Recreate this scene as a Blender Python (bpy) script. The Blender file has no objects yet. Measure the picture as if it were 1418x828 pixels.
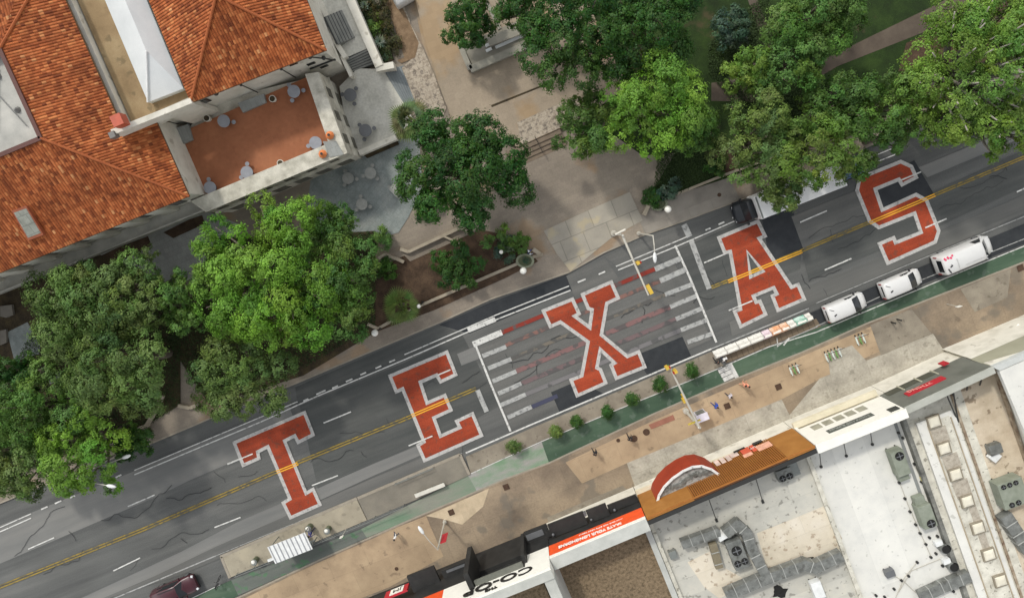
import bpy, bmesh, math, random
import numpy as np
from mathutils import Vector, Matrix, Euler
SC = bpy.context.scene
COL = SC.collection
R_ = math.radians
# ------------------------------------------------------------------ survey frame
H = 71.0; FPX = 965.0; CX = 709.0; CY = 414.0
CAMQ = Vector((13.0, 120.0, -965.0)).normalized().rotation_difference(Vector((0, 0, -1)))
def P(px, py, z=0.0):
    w = CAMQ @ Vector(((px-CX)/FPX, -(py-CY)/FPX, -1.0))
    s = (z-H)/w.z
    return Vector((w.x*s, w.y*s, z))
ANG = R_(22.4)
RV = Vector((math.cos(ANG), math.sin(ANG), 0)); DV = Vector((math.sin(ANG), -math.cos(ANG), 0)); UV_ = -DV
ZV = Vector((0, 0, 1))
def X(s, t, z=0.0): return RV*s + DV*t + ZV*z
def st(p): return p.dot(RV), p.dot(DV)
def zsolve(px, py, t):
    lo, hi = 0.0, 20.0
    for _ in range(40):
        m = (lo+hi)/2
        if P(px, py, m).dot(DV) > t: lo = m
        else: hi = m
    return lo
def lin(c):
    c = c/255.0
    return c/12.92 if c <= 0.04045 else ((c+0.055)/1.055)**2.4
def rgb(c): return tuple(lin(x) for x in c)
# ------------------------------------------------------------------ materials
def nn(nt, t, **kw):
    n = nt.nodes.new(t)
    for k, v in kw.items(): setattr(n, k, v)
    return n
def M(name, cols, scale=0.6, detail=6.0, rough=0.85, bump=0.0, bscale=30.0, fine=0.12, fscale=18.0, stretch=None,
      big=0.0, metal=0.0, spots=None, brick=None, contrast=1.0, spec=0.3, bigscale=0.12):
    m = bpy.data.materials.new(name); m.use_nodes = True
    nt = m.node_tree; b = nt.nodes['Principled BSDF']; L = nt.links
    b.inputs['Roughness'].default_value = rough; b.inputs['Metallic'].default_value = metal
    b.inputs['Specular IOR Level'].default_value = spec
    geo = nn(nt, 'ShaderNodeNewGeometry'); vec = geo.outputs['Position']
    mp = nn(nt, 'ShaderNodeMapping'); L.new(vec, mp.inputs['Vector'])
    mp.vector_type = 'TEXTURE'
    mp.inputs['Rotation'].default_value = (0, 0, ANG)
    if stretch: mp.inputs['Scale'].default_value = (stretch[0], stretch[1], 1)
    n1 = nn(nt, 'ShaderNodeTexNoise'); n1.inputs['Scale'].default_value = scale; n1.inputs['Detail'].default_value = detail
    n1.inputs['Roughness'].default_value = 0.62
    L.new(mp.outputs[0], n1.inputs['Vector'])
    r = nn(nt, 'ShaderNodeValToRGB'); L.new(n1.outputs['Fac'], r.inputs['Fac'])
    n = len(cols); els = r.color_ramp.elements
    lo, hi = 0.5-0.22/contrast, 0.5+0.22/contrast
    while len(els) < n: els.new(0.5)
    for i, c in enumerate(cols):
        els[i].position = lo+(hi-lo)*(i/(n-1) if n > 1 else 0); els[i].color = (*rgb(c), 1)
    out = r.outputs['Color']
    def mul(out, fac_socket, a, bq):
        mr = nn(nt, 'ShaderNodeMapRange'); L.new(fac_socket, mr.inputs['Value'])
        mr.inputs['From Min'].default_value = 0.28; mr.inputs['From Max'].default_value = 0.72
        mr.inputs['To Min'].default_value = a; mr.inputs['To Max'].default_value = bq
        mx = nn(nt, 'ShaderNodeMixRGB', blend_type='MULTIPLY'); mx.inputs['Fac'].default_value = 1
        L.new(out, mx.inputs['Color1']); L.new(mr.outputs[0], mx.inputs['Color2']); return mx.outputs['Color']
    if fine:
        n2 = nn(nt, 'ShaderNodeTexNoise'); n2.inputs['Scale'].default_value = fscale; n2.inputs['Detail'].default_value = 3
        L.new(vec, n2.inputs['Vector']); out = mul(out, n2.outputs['Fac'], 1-fine, 1+fine)
    if big:
        n3 = nn(nt, 'ShaderNodeTexNoise'); n3.inputs['Scale'].default_value = bigscale; n3.inputs['Detail'].default_value = 4
        L.new(vec, n3.inputs['Vector']); out = mul(out, n3.outputs['Fac'], 1-big, 1+big)
    if spots:   # (colour, scale, threshold)
        n4 = nn(nt, 'ShaderNodeTexNoise'); n4.inputs['Scale'].default_value = spots[1]; n4.inputs['Detail'].default_value = 5
        L.new(vec, n4.inputs['Vector'])
        mr = nn(nt, 'ShaderNodeMapRange'); L.new(n4.outputs['Fac'], mr.inputs['Value'])
        mr.inputs['From Min'].default_value = spots[2]; mr.inputs['From Max'].default_value = spots[2]+0.06
        mr.inputs['To Max'].default_value = spots[3] if len(spots) > 3 else 0.8
        mx = nn(nt, 'ShaderNodeMixRGB'); L.new(mr.outputs[0], mx.inputs['Fac']); L.new(out, mx.inputs['Color1'])
        mx.inputs['Color2'].default_value = (*rgb(spots[0]), 1); out = mx.outputs['Color']
    if brick:   # (w, h, mortar, darkness, rot)
        mb_ = nn(nt, 'ShaderNodeMapping'); mb_.vector_type = 'TEXTURE'; L.new(vec, mb_.inputs['Vector'])
        mb_.inputs['Rotation'].default_value = (0, 0, ANG+(brick[4] if len(brick) > 4 else 0))
        bt = nn(nt, 'ShaderNodeTexBrick'); L.new(mb_.outputs[0], bt.inputs['Vector'])
        bt.inputs['Scale'].default_value = 1; bt.inputs['Brick Width'].default_value = brick[0]; bt.inputs['Row Height'].default_value = brick[1]
        bt.inputs['Mortar Size'].default_value = brick[2]; bt.inputs['Mortar Smooth'].default_value = 0.3
        d = brick[3]
        bt.inputs['Color1'].default_value = (1, 1, 1, 1); bt.inputs['Color2'].default_value = (0.88, 0.88, 0.88, 1)
        bt.inputs['Mortar'].default_value = (d, d, d, 1)
        mx = nn(nt, 'ShaderNodeMixRGB', blend_type='MULTIPLY'); mx.inputs['Fac'].default_value = 1
        L.new(out, mx.inputs['Color1']); L.new(bt.outputs['Color'], mx.inputs['Color2']); out = mx.outputs['Color']
    L.new(out, b.inputs['Base Color'])
    if bump:
        n5 = nn(nt, 'ShaderNodeTexNoise'); n5.inputs['Scale'].default_value = bscale; n5.inputs['Detail'].default_value = 4
        L.new(vec, n5.inputs['Vector'])
        bp = nn(nt, 'ShaderNodeBump'); bp.inputs['Strength'].default_value = bump; bp.inputs['Distance'].default_value = 0.05
        L.new(n5.outputs['Fac'], bp.inputs['Height']); L.new(bp.outputs[0], b.inputs['Normal'])
    return m
def plain(name, c, rough=0.5, metal=0.0, spec=0.5, var=0.06, coat=0.0):
    m = M(name, [tuple(x*(1-var) for x in c), tuple(min(255, x*(1+var)) for x in c)], scale=1.5, rough=rough, metal=metal, fine=0.05, spec=spec)
    if coat: m.node_tree.nodes['Principled BSDF'].inputs['Coat Weight'].default_value = coat
    return m
def glass(name, c=(20, 26, 30)):
    m = bpy.data.materials.new(name); m.use_nodes = True; b = m.node_tree.nodes['Principled BSDF']
    b.inputs['Base Color'].default_value = (*rgb(c), 1); b.inputs['Roughness'].default_value = 0.08; b.inputs['Specular IOR Level'].default_value = 0.6
    return m
def leafmat(name, rough=0.55, trans=0.3):
    m = bpy.data.materials.new(name); m.use_nodes = True; nt = m.node_tree; L = nt.links
    b = nt.nodes['Principled BSDF']; b.inputs['Roughness'].default_value = rough; b.inputs['Specular IOR Level'].default_value = 0.25
    a = nn(nt, 'ShaderNodeAttribute', attribute_name='Col')
    L.new(a.outputs['Color'], b.inputs['Base Color'])
    t = nn(nt, 'ShaderNodeBsdfTranslucent'); L.new(a.outputs['Color'], t.inputs['Color'])
    mx = nn(nt, 'ShaderNodeMixShader'); mx.inputs['Fac'].default_value = trans
    L.new(b.outputs[0], mx.inputs[1]); L.new(t.outputs[0], mx.inputs[2])
    L.new(mx.outputs[0], nt.nodes['Material Output'].inputs['Surface'])
    return m
def tilemat(name):
    m = bpy.data.materials.new(name); m.use_nodes = True; nt = m.node_tree; L = nt.links
    b = nt.nodes['Principled BSDF']; b.inputs['Roughness'].default_value = 0.8; b.inputs['Specular IOR Level'].default_value = 0.2
    uv = nn(nt, 'ShaderNodeUVMap'); sp = nn(nt, 'ShaderNodeSeparateXYZ'); L.new(uv.outputs[0], sp.inputs[0])
    def mth(op, a, bv=None):
        n = nn(nt, 'ShaderNodeMath', operation=op)
        if hasattr(a, 'links'): L.new(a, n.inputs[0])
        else: n.inputs[0].default_value = a
        if bv is not None:
            if hasattr(bv, 'links'): L.new(bv, n.inputs[1])
            else: n.inputs[1].default_value = bv
        return n.outputs[0]
    u = mth('DIVIDE', sp.outputs[0], 0.24); v = mth('DIVIDE', sp.outputs[1], 0.33)
    cb = nn(nt, 'ShaderNodeCombineXYZ'); L.new(mth('FLOOR', u), cb.inputs[0]); L.new(mth('FLOOR', v), cb.inputs[1])
    wn = nn(nt, 'ShaderNodeTexWhiteNoise', noise_dimensions='2D'); L.new(cb.outputs[0], wn.inputs['Vector'])
    r = nn(nt, 'ShaderNodeValToRGB'); L.new(wn.outputs['Value'], r.inputs['Fac'])
    cols = [(0, (112, 56, 30)), (0.22, (141, 74, 39)), (0.55, (160, 88, 48)), (0.90, (176, 103, 60)), (0.98, (188, 118, 70)), (1, (196, 140, 94))]
    els = r.color_ramp.elements
    while len(els) < len(cols): els.new(0.5)
    for e, (p, c) in zip(els, cols): e.position = p; e.color = (*rgb(c), 1)
    geo = nn(nt, 'ShaderNodeNewGeometry')
    n1 = nn(nt, 'ShaderNodeTexNoise'); n1.inputs['Scale'].default_value = 0.42; n1.inputs['Detail'].default_value = 7; n1.inputs['Roughness'].default_value = 0.7
    L.new(geo.outputs['Position'], n1.inputs['Vector'])
    mr = nn(nt, 'ShaderNodeMapRange'); L.new(n1.outputs['Fac'], mr.inputs['Value'])
    mr.inputs['From Min'].default_value = 0.3; mr.inputs['From Max'].default_value = 0.65; mr.inputs['To Min'].default_value = 0.58; mr.inputs['To Max'].default_value = 1.12
    mx = nn(nt, 'ShaderNodeMixRGB', blend_type='MULTIPLY'); mx.inputs['Fac'].default_value = 1
    L.new(r.outputs[0], mx.inputs['Color1']); L.new(mr.outputs[0], mx.inputs['Color2']); L.new(mx.outputs[0], b.inputs['Base Color'])
    hh = mth('ADD', mth('ABSOLUTE', mth('SINE', mth('MULTIPLY', u, math.pi))), mth('MULTIPLY', mth('FRACT', v), -0.45))
    bp = nn(nt, 'ShaderNodeBump'); bp.inputs['Strength'].default_value = 0.8; bp.inputs['Distance'].default_value = 0.12
    L.new(hh, bp.inputs['Height']); L.new(bp.outputs[0], b.inputs['Normal'])
    return m
# ------------------------------------------------------------------ mesh builder
SPLIT = {'repainted_lane_line', 'facade_panel', 'patio_wall', 'stone_pad', 'canopy_fin', 'canopy', 'canopy_light', 'window', 'window_poster', 'red_poster', 'pink_poster', 'dark_window', 'stay_rod', 'roof_vent_stub',
         'pilaster', 'mullion', 'roof_rail', 'side_parapet', 'post', 'white_frame', 'patched_roof', 'roof_conduit', 'string_course', 'bench_ledge', 'parapet', 'eave_gutter', 'awning_clutter', 'dark_edge_block',
         'parapet_cap', 'ridge_tiles', 'shop_window', 'support', 'flange', 'foot', 'pink_logo_mark', 'handlebar', 'leg', 'signal_head', 'parapet_wall', 'drain_pipe', 'roof_rail_bar', 'white_trim', 'garden_lamp', 'roof_rib_bar', 'carved_frieze'}
class MB:
    def __init__(s): s.v = []; s.f = []; s.mi = []; s.uv = []; s.pc = []
    def mark(s):
        s.pc.append((len(s.v), len(s.f)))
    def face(s, pts, mi=0, uv=None):
        s.mark()
        i = len(s.v); s.v += [tuple(p) for p in pts]; s.f.append(tuple(range(i, i+len(pts)))); s.mi.append(mi)
        s.uv += uv if uv else [(0, 0)]*len(pts)
        return s
    def mesh(s, vs, fs, mi=0):
        s.mark()
        i = len(s.v); s.v += [tuple(p) for p in vs]
        for f in fs: s.f.append(tuple(i+k for k in f)); s.mi.append(mi); s.uv += [(0, 0)]*len(f)
        return s
    def prism(s, pts, z0, z1, mi=0, mtop=None):
        pts = [Vector((p[0], p[1], 0)) for p in pts]
        a = sum(pts[i].x*pts[(i+1) % len(pts)].y-pts[(i+1) % len(pts)].x*pts[i].y for i in range(len(pts)))
        if a < 0: pts = pts[::-1]
        n = len(pts)
        vs = [(p.x, p.y, z0) for p in pts]+[(p.x, p.y, z1) for p in pts]
        s.mesh(vs, [tuple(range(n-1, -1, -1))]+[(i, (i+1) % n, n+(i+1) % n, n+i) for i in range(n)], mi)
        i = len(s.v)-n
        s.f.append(tuple(range(i, i+n))); s.mi.append(mi if mtop is None else mtop); s.uv += [(0, 0)]*n
        return s
    def box(s, c, size, rot=0.0, mi=0):
        ca, sa = math.cos(rot), math.sin(rot); hx, hy, hz = size[0]/2, size[1]/2, size[2]/2
        pts = [(c[0]+ca*x-sa*y, c[1]+sa*x+ca*y) for x, y in ((-hx, -hy), (hx, -hy), (hx, hy), (-hx, hy))]
        return s.prism(pts, c[2]-hz, c[2]+hz, mi)
    def wall(s, A, B, z0, z1, th, mi=0, side=None):
        A = Vector((A[0], A[1], 0)); B = Vector((B[0], B[1], 0))
        d = (B-A).normalized(); n = Vector((-d.y, d.x, 0))
        if side is not None and n.dot(Vector(side)) < 0: n = -n
        if side is None: A = A-n*th/2; B = B-n*th/2
        return s.prism([A, B, B+n*th, A+n*th], z0, z1, mi)
    def cyl(s, c, r, z0, z1, n=12, r2=None, mi=0):
        r2 = r if r2 is None else r2
        vs = [(c[0]+r*math.cos(2*math.pi*i/n), c[1]+r*math.sin(2*math.pi*i/n), z0) for i in range(n)]
        vs += [(c[0]+r2*math.cos(2*math.pi*i/n), c[1]+r2*math.sin(2*math.pi*i/n), z1) for i in range(n)]
        return s.mesh(vs, [tuple(range(n-1, -1, -1)), tuple(range(n, 2*n))]+[(i, (i+1) % n, n+(i+1) % n, n+i) for i in range(n)], mi)
    def tube(s, pts, rads, n=8, mi=0):
        pts = [Vector(p) for p in pts]
        if not hasattr(rads, '__len__'): rads = [rads]*len(pts)
        vs = []
        for k, p in enumerate(pts):
            d = (pts[min(k+1, len(pts)-1)]-pts[max(k-1, 0)]).normalized()
            a = d.cross(Vector((0, 0, 1)) if abs(d.z) < 0.9 else Vector((1, 0, 0))).normalized(); b = d.cross(a)
            vs += [p+a*rads[k]*math.cos(2*math.pi*i/n)+b*rads[k]*math.sin(2*math.pi*i/n) for i in range(n)]
        fs = [tuple(range(n)), tuple(range(len(vs)-1, len(vs)-n-1, -1))]
        for k in range(len(pts)-1):
            fs += [(k*n+i, (k+1)*n+i, (k+1)*n+(i+1) % n, k*n+(i+1) % n) for i in range(n)]
        return s.mesh(vs, fs, mi)
    def ball(s, c, r, n=10, m=6, mi=0, zmin=-1.0):
        if not hasattr(r, '__len__'): r = (r, r, r)
        vs = []; fs = []
        for j in range(m+1):
            ph = -math.pi/2+math.pi*j/m
            z = max(math.sin(ph), zmin); q = math.cos(ph)
            vs += [(c[0]+r[0]*q*math.cos(2*math.pi*i/n), c[1]+r[1]*q*math.sin(2*math.pi*i/n), c[2]+r[2]*z) for i in range(n)]
        for j in range(m): fs += [(j*n+i, j*n+(i+1) % n, (j+1)*n+(i+1) % n, (j+1)*n+i) for i in range(n)]
        return s.mesh(vs, fs, mi)
    def loft(s, rings, mi=0, cap=True):
        n = len(rings[0]); vs = [p for r in rings for p in r]
        fs = [(k*n+i, k*n+(i+1) % n, (k+1)*n+(i+1) % n, (k+1)*n+i) for k in range(len(rings)-1) for i in range(n)]
        if cap: fs += [tuple(range(n-1, -1, -1)), tuple(range(len(vs)-n, len(vs)))]
        return s.mesh(vs, fs, mi)
    def build(s, name, mats, parent=None, local=False, smooth=False, bevel=0.0):
        if name in SPLIT and len(s.pc) > 1 and parent is not None:
            ends = s.pc[1:]+[(len(s.v), len(s.f))]; last = None
            for (v0, f0), (v1, f1) in zip(s.pc, ends):
                q = MB(); q.v = s.v[v0:v1]; q.f = [tuple(k-v0 for k in f) for f in s.f[f0:f1]]; q.mi = s.mi[f0:f1]; q.uv = [(0, 0)]*sum(len(f) for f in q.f)
                last = q.build(name, mats, parent, local, smooth, bevel)
            return last
        me = bpy.data.meshes.new(name)
        off = Vector((0, 0, 0))
        if parent is not None and not local:
            q = parent
            while q.parent: q = q.parent
            off = q.location.copy()
        me.from_pydata([(v[0]-off.x, v[1]-off.y, v[2]-off.z) for v in s.v], [], s.f)
        if not isinstance(mats, (list, tuple)): mats = [mats]
        for m in mats: me.materials.append(m)
        me.polygons.foreach_set('material_index', s.mi)
        if any(u != (0, 0) for u in s.uv):
            ul = me.uv_layers.new(name='UVMap'); ul.data.foreach_set('uv', [c for u in s.uv for c in u])
        if smooth: me.polygons.foreach_set('use_smooth', [True]*len(me.polygons))
        me.update()
        o = bpy.data.objects.new(name, me); COL.objects.link(o)
        if parent is not None: o.parent = parent
        if bevel:
            w = o.modifiers.new('bevel', 'BEVEL'); w.width = bevel; w.segments = 2; w.limit_method = 'ANGLE'
        return o
def tag(o, label=None, cat=None, group=None, kind=None):
    if label: o['label'] = label
    if cat: o['category'] = cat
    if group: o['group'] = group
    if kind: o['kind'] = kind
    return o
def thing(name, loc, label, cat, group=None, rz=0.0):
    o = bpy.data.objects.new(name, None); COL.objects.link(o); o.location = loc; o.rotation_euler = (0, 0, rz); o.empty_display_size = 0.3
    return tag(o, label, cat, group)
def dup(root, loc, rz, label, group=None):
    def cp(o, par):
        c = o.copy(); COL.objects.link(c); c.parent = par
        for ch in [q for q in SC.objects if q.parent == o]: cp(ch, c)
        return c
    r = cp(root, None); r.location = loc; r.rotation_euler = (0, 0, rz); r['label'] = label
    if group: r['group'] = group
    return r
def px(poly, z=0.0): return [P(a, b, z) for a, b in poly]
def triang(pts):
    from mathutils.geometry import tessellate_polygon
    return tessellate_polygon([pts])
def sheet(name, polys, z, mat, dz=0.0, kind='structure'):
    m = MB()
    for i, pl in enumerate(polys):
        pts = [Vector((q.x, q.y, z+i*dz)) for q in px(pl, z)]
        for t in triang(pts):
            a, b, c = [pts[k] for k in t]
            if (b-a).cross(c-a).z < 0: b, c = c, b
            m.face([a, b, c])
    o = m.build(name, mat); o['kind'] = kind
    return o
def strip_pts(path, w):
    """flat ribbon along a world path"""
    L = []; Rr = []
    for i, p in enumerate(path):
        d = (path[min(i+1, len(path)-1)]-path[max(i-1, 0)]); d.z = 0; d.normalize(); n = Vector((-d.y, d.x, 0))
        L.append(p+n*w/2); Rr.append(p-n*w/2)
    return L, Rr
def ribbon(m, path, w, mi=0):
    L, Rr = strip_pts(path, w)
    for i in range(len(path)-1): m.face([Rr[i], Rr[i+1], L[i+1], L[i]], mi)
def text_mesh(name, body, size, origin, xdir, ydir, mat, parent, depth=0.03, align='CENTER', sx=1.0, bold=0.0):
    cu = bpy.data.curves.new(name, 'FONT'); cu.body = body; cu.size = size; cu.extrude = depth; cu.align_x = align; cu.align_y = 'CENTER'
    cu.offset = bold
    to = bpy.data.objects.new(name, cu); COL.objects.link(to)
    dg = bpy.context.evaluated_depsgraph_get(); me = bpy.data.meshes.new_from_object(to.evaluated_get(dg))
    bpy.data.objects.remove(to); bpy.data.curves.remove(cu)
    xd = Vector(xdir).normalized(); yd = Vector(ydir).normalized(); zd = xd.cross(yd)
    mt = Matrix(((xd.x*sx, yd.x, zd.x, 0), (xd.y*sx, yd.y, zd.y, 0), (xd.z*sx, yd.z, zd.z, 0), (0, 0, 0, 1)))
    mt.translation = Vector(origin)
    q = parent
    while q is not None and q.parent: q = q.parent
    if q is not None: mt.translation = mt.translation-q.location
    me.transform(mt); me.name = name
    me.materials.clear(); me.materials.append(mat)
    o = bpy.data.objects.new(name, me); COL.objects.link(o); o.parent = parent
    return o
ORD = ['first', 'second', 'third', 'fourth', 'fifth', 'sixth', 'seventh', 'eighth', 'ninth', 'tenth']
rng = random.Random(7)
# ------------------------------------------------------------------ shared materials
asphalt = M('asphalt', [(82, 83, 82), (96, 97, 95), (112, 112, 109)], scale=0.5, stretch=(12, 0.8), fine=0.18, fscale=12, big=0.14, bump=0.15, spec=0.25)
asph_light = M('asphalt_light', [(110, 111, 109), (121, 121, 118), (130, 129, 125)], scale=0.6, stretch=(9, 1), fine=0.12, big=0.08, bump=0.1)
asph_mid = M('asphalt_mid', [(88, 89, 87), (101, 101, 98), (114, 113, 109)], scale=0.5, stretch=(12, 0.7), fine=0.16, big=0.12)
asph_dark = M('asphalt_dark', [(69, 72, 71), (81, 83, 81), (94, 95, 92)], scale=0.6, stretch=(9, 0.8), fine=0.16, big=0.12)
asph_new = M('asphalt_new', [(44, 47, 50), (51, 54, 57), (58, 60, 62)], scale=1.2, fine=0.15, big=0.08)
crackm = M('crack_seal', [(46, 48, 50), (60, 61, 61)], scale=2, fine=0.1)
white_paint = M('white_paint', [(176, 176, 172), (205, 205, 200), (216, 216, 211)], scale=2.5, fine=0.12, fscale=9, spots=((122, 122, 120), 3.0, 0.60, 0.7))
worn_paint = M('worn_white_paint', [(138, 139, 137), (165, 166, 163), (180, 180, 176)], scale=2.5, fine=0.14, fscale=9, spots=((104, 105, 104), 2.2, 0.58, 0.7))
yellow_dull = M('yellow_paint_worn', [(118, 106, 66), (144, 124, 62), (160, 136, 62)], scale=1.6, fine=0.16, spots=((92, 90, 80), 1.8, 0.53, 0.75))
yellow_new = M('yellow_paint_new', [(222, 160, 48), (236, 178, 60)], scale=2, fine=0.1)
orange_paint = M('orange_letter_paint', [(122, 54, 38), (152, 63, 38), (170, 78, 50)], scale=0.5, fine=0.20, fscale=9, big=0.14, bigscale=0.5, stretch=(8, 0.8), spots=((98, 66, 54), 2.0, 0.57, 0.5))
letter_white = M('letter_border_paint', [(168, 166, 162), (192, 190, 186)], scale=2, fine=0.14, fscale=8, spots=((128, 127, 124), 2.4, 0.58, 0.65))
green_paint = M('green_lane_paint', [(56, 77, 61), (70, 91, 73), (90, 107, 89)], scale=0.5, stretch=(6, 1), fine=0.10, big=0.16, spots=((98, 112, 100), 1.4, 0.58, 0.6))
green_worn = M('green_lane_worn', [(90, 128, 96), (112, 134, 112), (134, 136, 124), (112, 112, 106)], scale=0.55, stretch=(5, 1), fine=0.12, big=0.1, contrast=0.8)
green_faint = M('green_lane_faint', [(92, 98, 92), (104, 108, 102), (96, 114, 98)], scale=0.6, stretch=(6, 1), fine=0.12, spots=((84, 118, 88), 0.7, 0.55, 0.8))
mural_green = M('mural_lane_paint', [(92, 128, 98), (118, 144, 116), (136, 148, 132), (152, 150, 144), (158, 158, 158)], scale=0.9, detail=8, stretch=(2.5, 1), fine=0.12, contrast=1)
brown_walk = M('brown_concrete', [(110, 98, 85), (132, 118, 101), (150, 134, 113), (164, 147, 124)], scale=0.22, detail=9, fine=0.10, fscale=6, big=0.12, spots=((112, 106, 96), 0.35, 0.56, 0.65), brick=(3.2, 3.2, 0.02, 0.78))
tan_walk = M('tan_concrete', [(150, 130, 106), (172, 150, 122), (186, 164, 134)], scale=0.4, detail=8, fine=0.08, big=0.1, spots=((122, 106, 88), 1.2, 0.63, 0.55), brick=(4.2, 2.6, 0.02, 0.75))
pale_walk = M('pale_concrete', [(148, 142, 130), (172, 166, 152), (188, 182, 168)], scale=0.5, detail=8, fine=0.12, fscale=5, big=0.1, spots=((130, 124, 112), 1.3, 0.6, 0.6), brick=(4.5, 2.3, 0.02, 0.72))
grey_walk = M('grey_concrete', [(116, 108, 96), (136, 128, 114), (152, 144, 128)], scale=0.5, detail=8, fine=0.12, big=0.12, spots=((100, 92, 80), 1.6, 0.6, 0.6))
cream_ramp = M('cream_concrete', [(176, 160, 134), (196, 178, 150), (206, 190, 162)], scale=0.7, fine=0.08, big=0.06, brick=(1.5, 1.5, 0.02, 0.85))
island_c = M('island_concrete', [(144, 136, 118), (160, 152, 134), (176, 166, 144)], scale=0.4, fine=0.1, big=0.1, spots=((122, 116, 102), 1.2, 0.6, 0.5))
island_g = M('island_grey_concrete', [(112, 108, 98), (126, 121, 110), (140, 134, 120)], scale=0.4, fine=0.1, big=0.1)
kerb_c = M('kerb_concrete', [(140, 132, 118), (160, 152, 138)], scale=1.5, fine=0.1)
paver = M('campus_pavers', [(124, 115, 104), (142, 132, 119), (158, 147, 131)], scale=0.16, detail=9, fine=0.10, fscale=7, big=0.1, spots=((158, 130, 98), 0.16, 0.56, 0.55), brick=(0.8, 0.4, 0.02, 0.86))
plaza_m = M('plaza_pavers', [(148, 136, 118), (161, 147, 128), (172, 158, 138)], scale=0.14, detail=9, fine=0.08, fscale=7, big=0.08, spots=((164, 138, 104), 0.15, 0.53, 0.7), brick=(0.6, 0.6, 0.015, 0.9))
slab_m = M('plaza_slabs', [(146, 141, 130), (164, 158, 145), (176, 168, 152)], scale=0.3, fine=0.1, spots=((186, 172, 140), 0.45, 0.58, 0.6), brick=(2.5, 2.1, 0.05, 0.66))
bluestone = M('blue_grey_pavers', [(122, 130, 128), (140, 147, 144), (154, 158, 153)], scale=0.7, fine=0.12, fscale=6, brick=(0.5, 0.5, 0.02, 0.8, 0.5))
limestone = M('flagstone', [(96, 86, 76), (150, 138, 122), (186, 174, 156), (116, 106, 96), (194, 184, 166)], scale=1.6, detail=4, fine=0.14, contrast=0.85, brick=(.9, .6, .03, .7))
white_stone = M('pale_patio_stone', [(176, 174, 163), (196, 194, 183), (208, 206, 196)], scale=0.8, fine=0.12, fscale=5, big=0.08, brick=(1.1, 1.1, 0.02, 0.9))
soil = M('bark_mulch', [(54, 42, 32), (76, 60, 46), (92, 74, 58)], scale=1.0, fine=0.25, fscale=9, bump=0.4, bscale=10)
soil_dark = M('garden_soil', [(44, 38, 27), (66, 56, 40), (80, 70, 44)], scale=1.4, fine=0.3, fscale=8, bump=0.4, bscale=10)
grass_m = M('lawn_grass', [(28, 42, 15), (38, 57, 19), (52, 72, 27)], scale=0.5, detail=8, fine=0.35, fscale=16, big=0.15, bump=0.6, bscale=25, spots=((78, 68, 48), 0.3, 0.62, 0.7))
path_m = M('asphalt_path', [(78, 68, 60), (90, 80, 70), (102, 92, 80)], scale=0.6, fine=0.1, big=0.1)
stucco = M('white_stucco', [(196, 192, 178), (214, 210, 197), (224, 220, 208)], scale=0.8, fine=0.06, big=0.05, spots=((160, 152, 136), 0.9, 0.63, 0.6))
stain_stucco = M('stained_limestone', [(118, 116, 106), (176, 172, 158), (206, 202, 188), (196, 190, 174)], scale=0.8, detail=8, fine=0.12, contrast=0.75)
terracotta = M('terracotta_floor', [(142, 90, 62), (156, 100, 70), (166, 110, 78)], scale=0.25, fine=0.05, big=0.12, brick=(0.3, 0.3, 0.01, 0.93))
tile = tilemat('clay_roof_tiles')
dark_metal = plain('dark_metal', (44, 44, 42), 0.5)
grey_metal = plain('grey_metal', (128, 132, 128), 0.45, 0.3)
galv = M('galvanised_duct', [(94, 96, 92), (118, 120, 116), (138, 140, 136)], scale=1.6, rough=0.5, metal=0.2, fine=0.15, spots=((70, 68, 62), 1.4, 0.6, 0.5))
white_metal = plain('white_metal', (218, 220, 218), 0.45)
pale_roof = M('pale_membrane_roof', [(178, 177, 168), (192, 190, 180), (204, 200, 186)], scale=0.5, detail=8, fine=0.06, big=0.06, spots=((116, 114, 106), 1.9, 0.60, 0.65), brick=(14, 1.9, 0.03, 0.86))
sunlit_roof = M('sunlit_membrane_roof', [(196, 186, 166), (212, 202, 182), (220, 212, 196)], scale=0.5, detail=8, fine=0.07, big=0.08, spots=((150, 130, 108), 1.9, 0.59, 0.65), brick=(14, 1.9, 0.03, 0.88))  # warmer, lighter copy of the pale membrane; sunlight is in the colour
white_roof = M('white_coated_roof', [(206, 206, 200), (218, 217, 210), (224, 223, 215)], scale=0.6, detail=8, fine=0.04, big=0.04, spots=((170, 169, 160), 2.0, 0.63, 0.6), brick=(16, 3.2, 0.03, 0.9, 1.5708))
dirty_white = M('dirty_white_roof', [(170, 166, 152), (200, 197, 184), (220, 217, 204)], scale=0.9, detail=9, fine=0.1, big=0.08, spots=((112, 108, 96), 2.4, 0.60, 0.7))
stained_roof = M('stained_tan_roof', [(176, 160, 138), (196, 182, 160), (208, 196, 176)], scale=0.6, detail=9, fine=0.1, big=0.12, spots=((116, 98, 78), 1.3, 0.6, 0.7))
gravel = M('gravel_roof', [(62, 52, 42), (104, 90, 70), (140, 122, 98), (92, 78, 62)], scale=3.4, detail=6, fine=0.35, fscale=12, big=0.15, bump=0.6, bscale=14, contrast=0.7)
well_roof = M('flat_roof_felt', [(158, 158, 152), (176, 175, 168), (190, 188, 180)], scale=0.6, fine=0.06, big=0.08)
tan_roof = M('tan_gutter_roof', [(122, 102, 74), (148, 126, 94), (166, 146, 112)], scale=0.4, detail=8, fine=0.1, big=0.12, spots=((104, 92, 68), 0.8, 0.6, 0.6))
black_panel = M('black_cladding', [(36, 36, 36), (46, 46, 45), (54, 54, 52)], scale=1, fine=0.06, rough=0.6)
orange_sign = plain('orange_sign_board', (226, 84, 36), 0.5)
white_panel = plain('white_sign_panel', (232, 230, 220), 0.5, var=0.02)
bright_white = plain('white_lettering', (236, 234, 228), 0.5, var=0.02)
black_letter = plain('black_lettering', (30, 28, 26), 0.5)
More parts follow.
